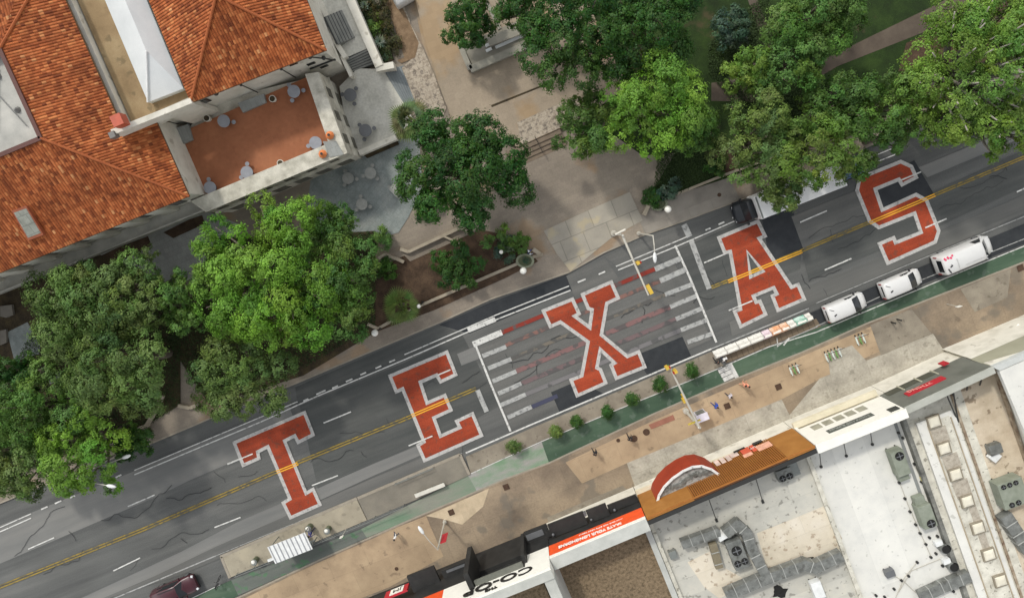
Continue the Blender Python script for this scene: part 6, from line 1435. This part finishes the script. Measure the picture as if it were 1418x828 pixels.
for k, (x, y, r, hu, lb) in enumerate([(512, 12, 13, 'dry', 'olive shrub at the top of the patio planting bed'), (518, 36, 12, 'yellow', 'yellow-flecked shrub above the agave in the patio bed'), (532, 28, 14, 'dry', 'dull olive shrub in the middle of the patio bed'), (547, 62, 13, 'dry', 'dull brownish shrub at the lower end of the patio bed'), (538, 48, 12, 'dry', 'dark shrub right of the agave in the patio bed'), (530, 5, 13, 'dry', 'olive shrub at the top picture edge in the patio bed')]):
    shrub(x, y, r, .8, lb, hu, dens=.8, lsize=.16)
# blade plants
def blades(t, base, n, L, w, up, hue, droop=.6, mat=None, name='leaf_rosette'):
    m = MB(); h0, h1 = HUE[hue]; cols = []
    for k in range(n):
        a = k*2.39996+rng.uniform(-.1, .1); e = up*(0.25+.75*(1-k/n)); d = Vector((math.cos(a)*math.cos(e), math.sin(a)*math.cos(e), math.sin(e))); s = Vector((-math.sin(a), math.cos(a), 0))
        ll = L*rng.uniform(.8, 1.1); p0 = base; p1 = base+d*ll*.55; p2 = base+d*ll-ZV*droop*ll*.35
        c = [h0[i]+(h1[i]-h0[i])*rng.random() for i in range(3)]
        m.face([p0+s*w*.4, p0-s*w*.4, p1-s*w*.5, p1+s*w*.5]); m.face([p1+s*w*.5, p1-s*w*.5, p2-s*.01, p2+s*.01]); cols += [c]*8
    o = m.build(name, mat or leaf_dull, t); ca = o.data.color_attributes.new('Col', 'FLOAT_COLOR', 'POINT')
    ca.data.foreach_set('color', [q for c in cols for q in (*c, 1)]); return o
def agave(x, y, L, label, hue='blue', n=34, up=1.2, w=.16, z=.5, stem=None):
    p = P(x, y, z+.2); b = Vector((p.x, p.y, z)); t = thing('agave_plant', b, label, 'plant'); blades(t, b, n, L, w, up, hue, .25)
    MB().cyl(b, .1, z-.35, z+.1, 8).build('crown_base', bark, t)
HUE['pale'] = ((.20, .24, .18), (.28, .32, .25)); HUE['palm'] = ((.10, .15, .055), (.17, .22, .09))
agave(526, 58, .85, 'large pale agave rosette in the patio planting bed', 'pale', 40); agave(505, 8, .7, 'pale agave rosette at the top of the patio planting bed', 'pale', 30); agave(533, 80, .45, 'small dark agave near the white wall corner', 'blue', 22)
agave(728, 361, .5, 'grey agave growing in the round planter ring', 'blue', 24, z=.45); agave(909, 281, .4, 'small agave growing in the oval planter ring', 'blue', 20, z=.45); agave(697, 342, .7, 'dry grey agave in the shrubs beside the mulch bed', 'pale', 24, z=.5)
def fanpalm(x, y, rpx, h, label, hue='palm', fronds=26, name='fan_palm'):
    p = P(x, y, h); b = Vector((p.x, p.y, .14)); R = rpx*(H-h)/FPX; t = thing(name, b, label, 'palm'); c = rz(b, h)
    MB().tube([b, rz(b, h*.5)+RV*.06, rz(b, h-.45)], [.26, .2, .14], 10).build('trunk', bark, t)
    h0, h1 = HUE[hue]
    c = c+ZV*.25; m = MB(); cols = []
    for k in range(fronds):
        a = k*2.39996; e = rng.uniform(-.15, 1.45); L = R*rng.uniform(.8, 1.05); d = Vector((math.cos(a)*math.cos(e), math.sin(a)*math.cos(e), math.sin(e))); s = Vector((-math.sin(a), math.cos(a), 0)); hub = c+d*L*.45-ZV*.05
        m.tube([c, hub], .02, 4); cc = [h0[i]+(h1[i]-h0[i])*rng.random() for i in range(3)]; cols += [cc]*8
        nb = 13
        for q in range(nb):
            f = (q/(nb-1)-.5)*2.5; dd = (d*math.cos(f)+s*math.sin(f)).normalized(); tip = hub+dd*L*.58*(1-.18*abs(f))-ZV*(.12+.15*abs(f))*L*.6; sw = dd.cross(ZV).normalized()*.055*R/2
            md = hub.lerp(tip, .5)+ZV*.08; v = rng.uniform(.8, 1.2)
            m.face([hub, md-sw, tip, md+sw]); cols += [[z*v for z in cc]]*4
    o = m.build('fronds', leaf_dull, t); ca = o.data.color_attributes.new('Col', 'FLOAT_COLOR', 'POINT'); ca.data.foreach_set('color', [q for c_ in cols for q in (*c_, 1)])
fanpalm(566, 167, 34, 4.5, 'pale green fan palm at the corner of the stone patio', fronds=34)
fanpalm(556, 424, 32, 1.6, 'spiky yellow-green palm-like plant in the mulch bed by the sidewalk', 'olive', 26, 'spiky_palm')
# potted round shrubs
PSH = [(711, 617, 'olive'), (770, 596, 'olive'), (798, 582, 'dark'), (840, 570, 'dark'), (874.5, 552, 'dark'), (913.5, 531, 'dark'), (958, 513, 'dark')]
pot_m = M('round_planter_concrete', [(150, 146, 132), (176, 172, 156)], scale=2, fine=.1)
for k, (x, y, hu) in enumerate(PSH):
    q = P(x, y, .9); base = Vector((q.x, q.y, .07))
    lb = ['leftmost potted shrub of the planter row, yellowish, beside the mural lane', 'yellowish potted shrub, second from left in the planter row', 'olive potted shrub, third from left in the planter row', 'middle potted shrub of the planter row below the letter X', 'green potted shrub left of the signal mast arm', 'green potted shrub just left of the mast arm head', 'rightmost potted shrub of the planter row, nearest the painted barriers'][k]
    t = thing('potted_shrub', base, lb, 'potted shrub', 'potted shrubs in the planter strip')
    MB().cyl((0, 0), .42, 0, .5, 18, .52).build('pot', pot_m, t, True)
    MB().cyl((0, 0), .46, .5, .53, 18).build('soil_fill', soil_dark, t, True)
    C, N, Cl, lob = foliage(q.x, q.y, [.38, .3, .33, .27, .34, .38, .3][k], .5, [1.6, 1.8, 1.7, 1.5, 1.8, 1.7, 1.55][k], hu, .8, 8, .14, 1, 0, .9)
    C[:, 2] = np.clip(C[:, 2], .5, 2)
    leaf_mesh('foliage', C, N, .15, .09, Cl, leaf_dull, t, base)
# ground cover under the garden trees and along the lawns: one uncountable mass
C = []; polys = [[(60, 430), (250, 400), (250, 560), (190, 600), (60, 640), (0, 690), (0, 540)], [(300, 330), (520, 320), (520, 450), (420, 510), (290, 560), (230, 470)], [(910, 216), (960, 180), (1000, 230), (985, 245), (910, 285), (905, 262)], [(980, 60), (1060, -10), (1100, 80), (1200, 160), (1060, 200), (980, 100)], [(486, -20), (502, -20), (545, 82), (530, 88)]]
def inside(x, y, pl):
    c = False; n = len(pl)
    for i in range(n):
        (x1, y1), (x2, y2) = pl[i], pl[i-1]
        if (y1 > y) != (y2 > y) and x < (x2-x1)*(y-y1)/(y2-y1)+x1: c = not c
    return c
for pl_, dn, zb in zip(polys, (.5, .5, .8, .6, .9), (.2, .2, .2, .2, .5)):
    xs = [a for a, b in pl_]; ys = [b for a, b in pl_]; A = (max(xs)-min(xs))*(max(ys)-min(ys))
    for _ in range(int(A*dn)):
        x, y = rng.uniform(min(xs), max(xs)), rng.uniform(min(ys), max(ys))
        if inside(x, y, pl_): q = P(x, y, zb); C.append((q.x, q.y, zb+rng.random()*.25))
C = np.array(C); N = NR.normal(size=C.shape)*.4+np.array([0, 0, 1]); c0 = np.array([.035, .06, .018]); Cl = c0*NR.uniform(.6, 1.6, (len(C), 1))
o = leaf_mesh('ground_cover', C, N, .18, .09, Cl, leaf_dull, None, (0, 0, 0)); o['kind'] = 'stuff'
# ------------------------------------------------------------------ light and camera
EL = 44.0
az = Vector((-.62, .78, 0)).normalized()
sd = az*math.cos(R_(EL))+ZV*math.sin(R_(EL))
sl_ = bpy.data.lights.new('sun', 'SUN'); sl_.energy = 1.2; sl_.angle = R_(4.5); sl_.color = (1, .95, .86)
so = bpy.data.objects.new('sun', sl_); COL.objects.link(so); so.rotation_euler = (-sd).to_track_quat('-Z', 'Y').to_euler()
wd = bpy.data.worlds.new('World'); SC.world = wd; wd.use_nodes = True; nt = wd.node_tree
sky = nt.nodes.new('ShaderNodeTexSky'); sky.sky_type = 'NISHITA'; sky.sun_disc = False; sky.sun_elevation = R_(EL); sky.sun_rotation = math.atan2(az.x, az.y)
sky.air_density = 1.0; sky.dust_density = 1.5; sky.ozone_density = 1.0
hs = nt.nodes.new('ShaderNodeHueSaturation'); hs.inputs['Saturation'].default_value = .14
nt.links.new(sky.outputs[0], hs.inputs['Color']); nt.links.new(hs.outputs[0], nt.nodes['Background'].inputs['Color'])
nt.nodes['Background'].inputs['Strength'].default_value = .15
cam = bpy.data.cameras.new('camera'); co_ = bpy.data.objects.new('camera', cam); COL.objects.link(co_)
co_.location = (0, 0, H); co_.rotation_mode = 'QUATERNION'; co_.rotation_quaternion = CAMQ
cam.sensor_width = 36; cam.lens = 36*FPX/1418; cam.clip_end = 1500; SC.camera = co_
SC.view_settings.view_transform = 'Standard'; SC.view_settings.look = 'None'; SC.view_settings.gamma = 1; SC.view_settings.use_curve_mapping = False
SC.view_settings.exposure = 0.62
SC.render.resolution_x = 1024; SC.render.resolution_y = 597
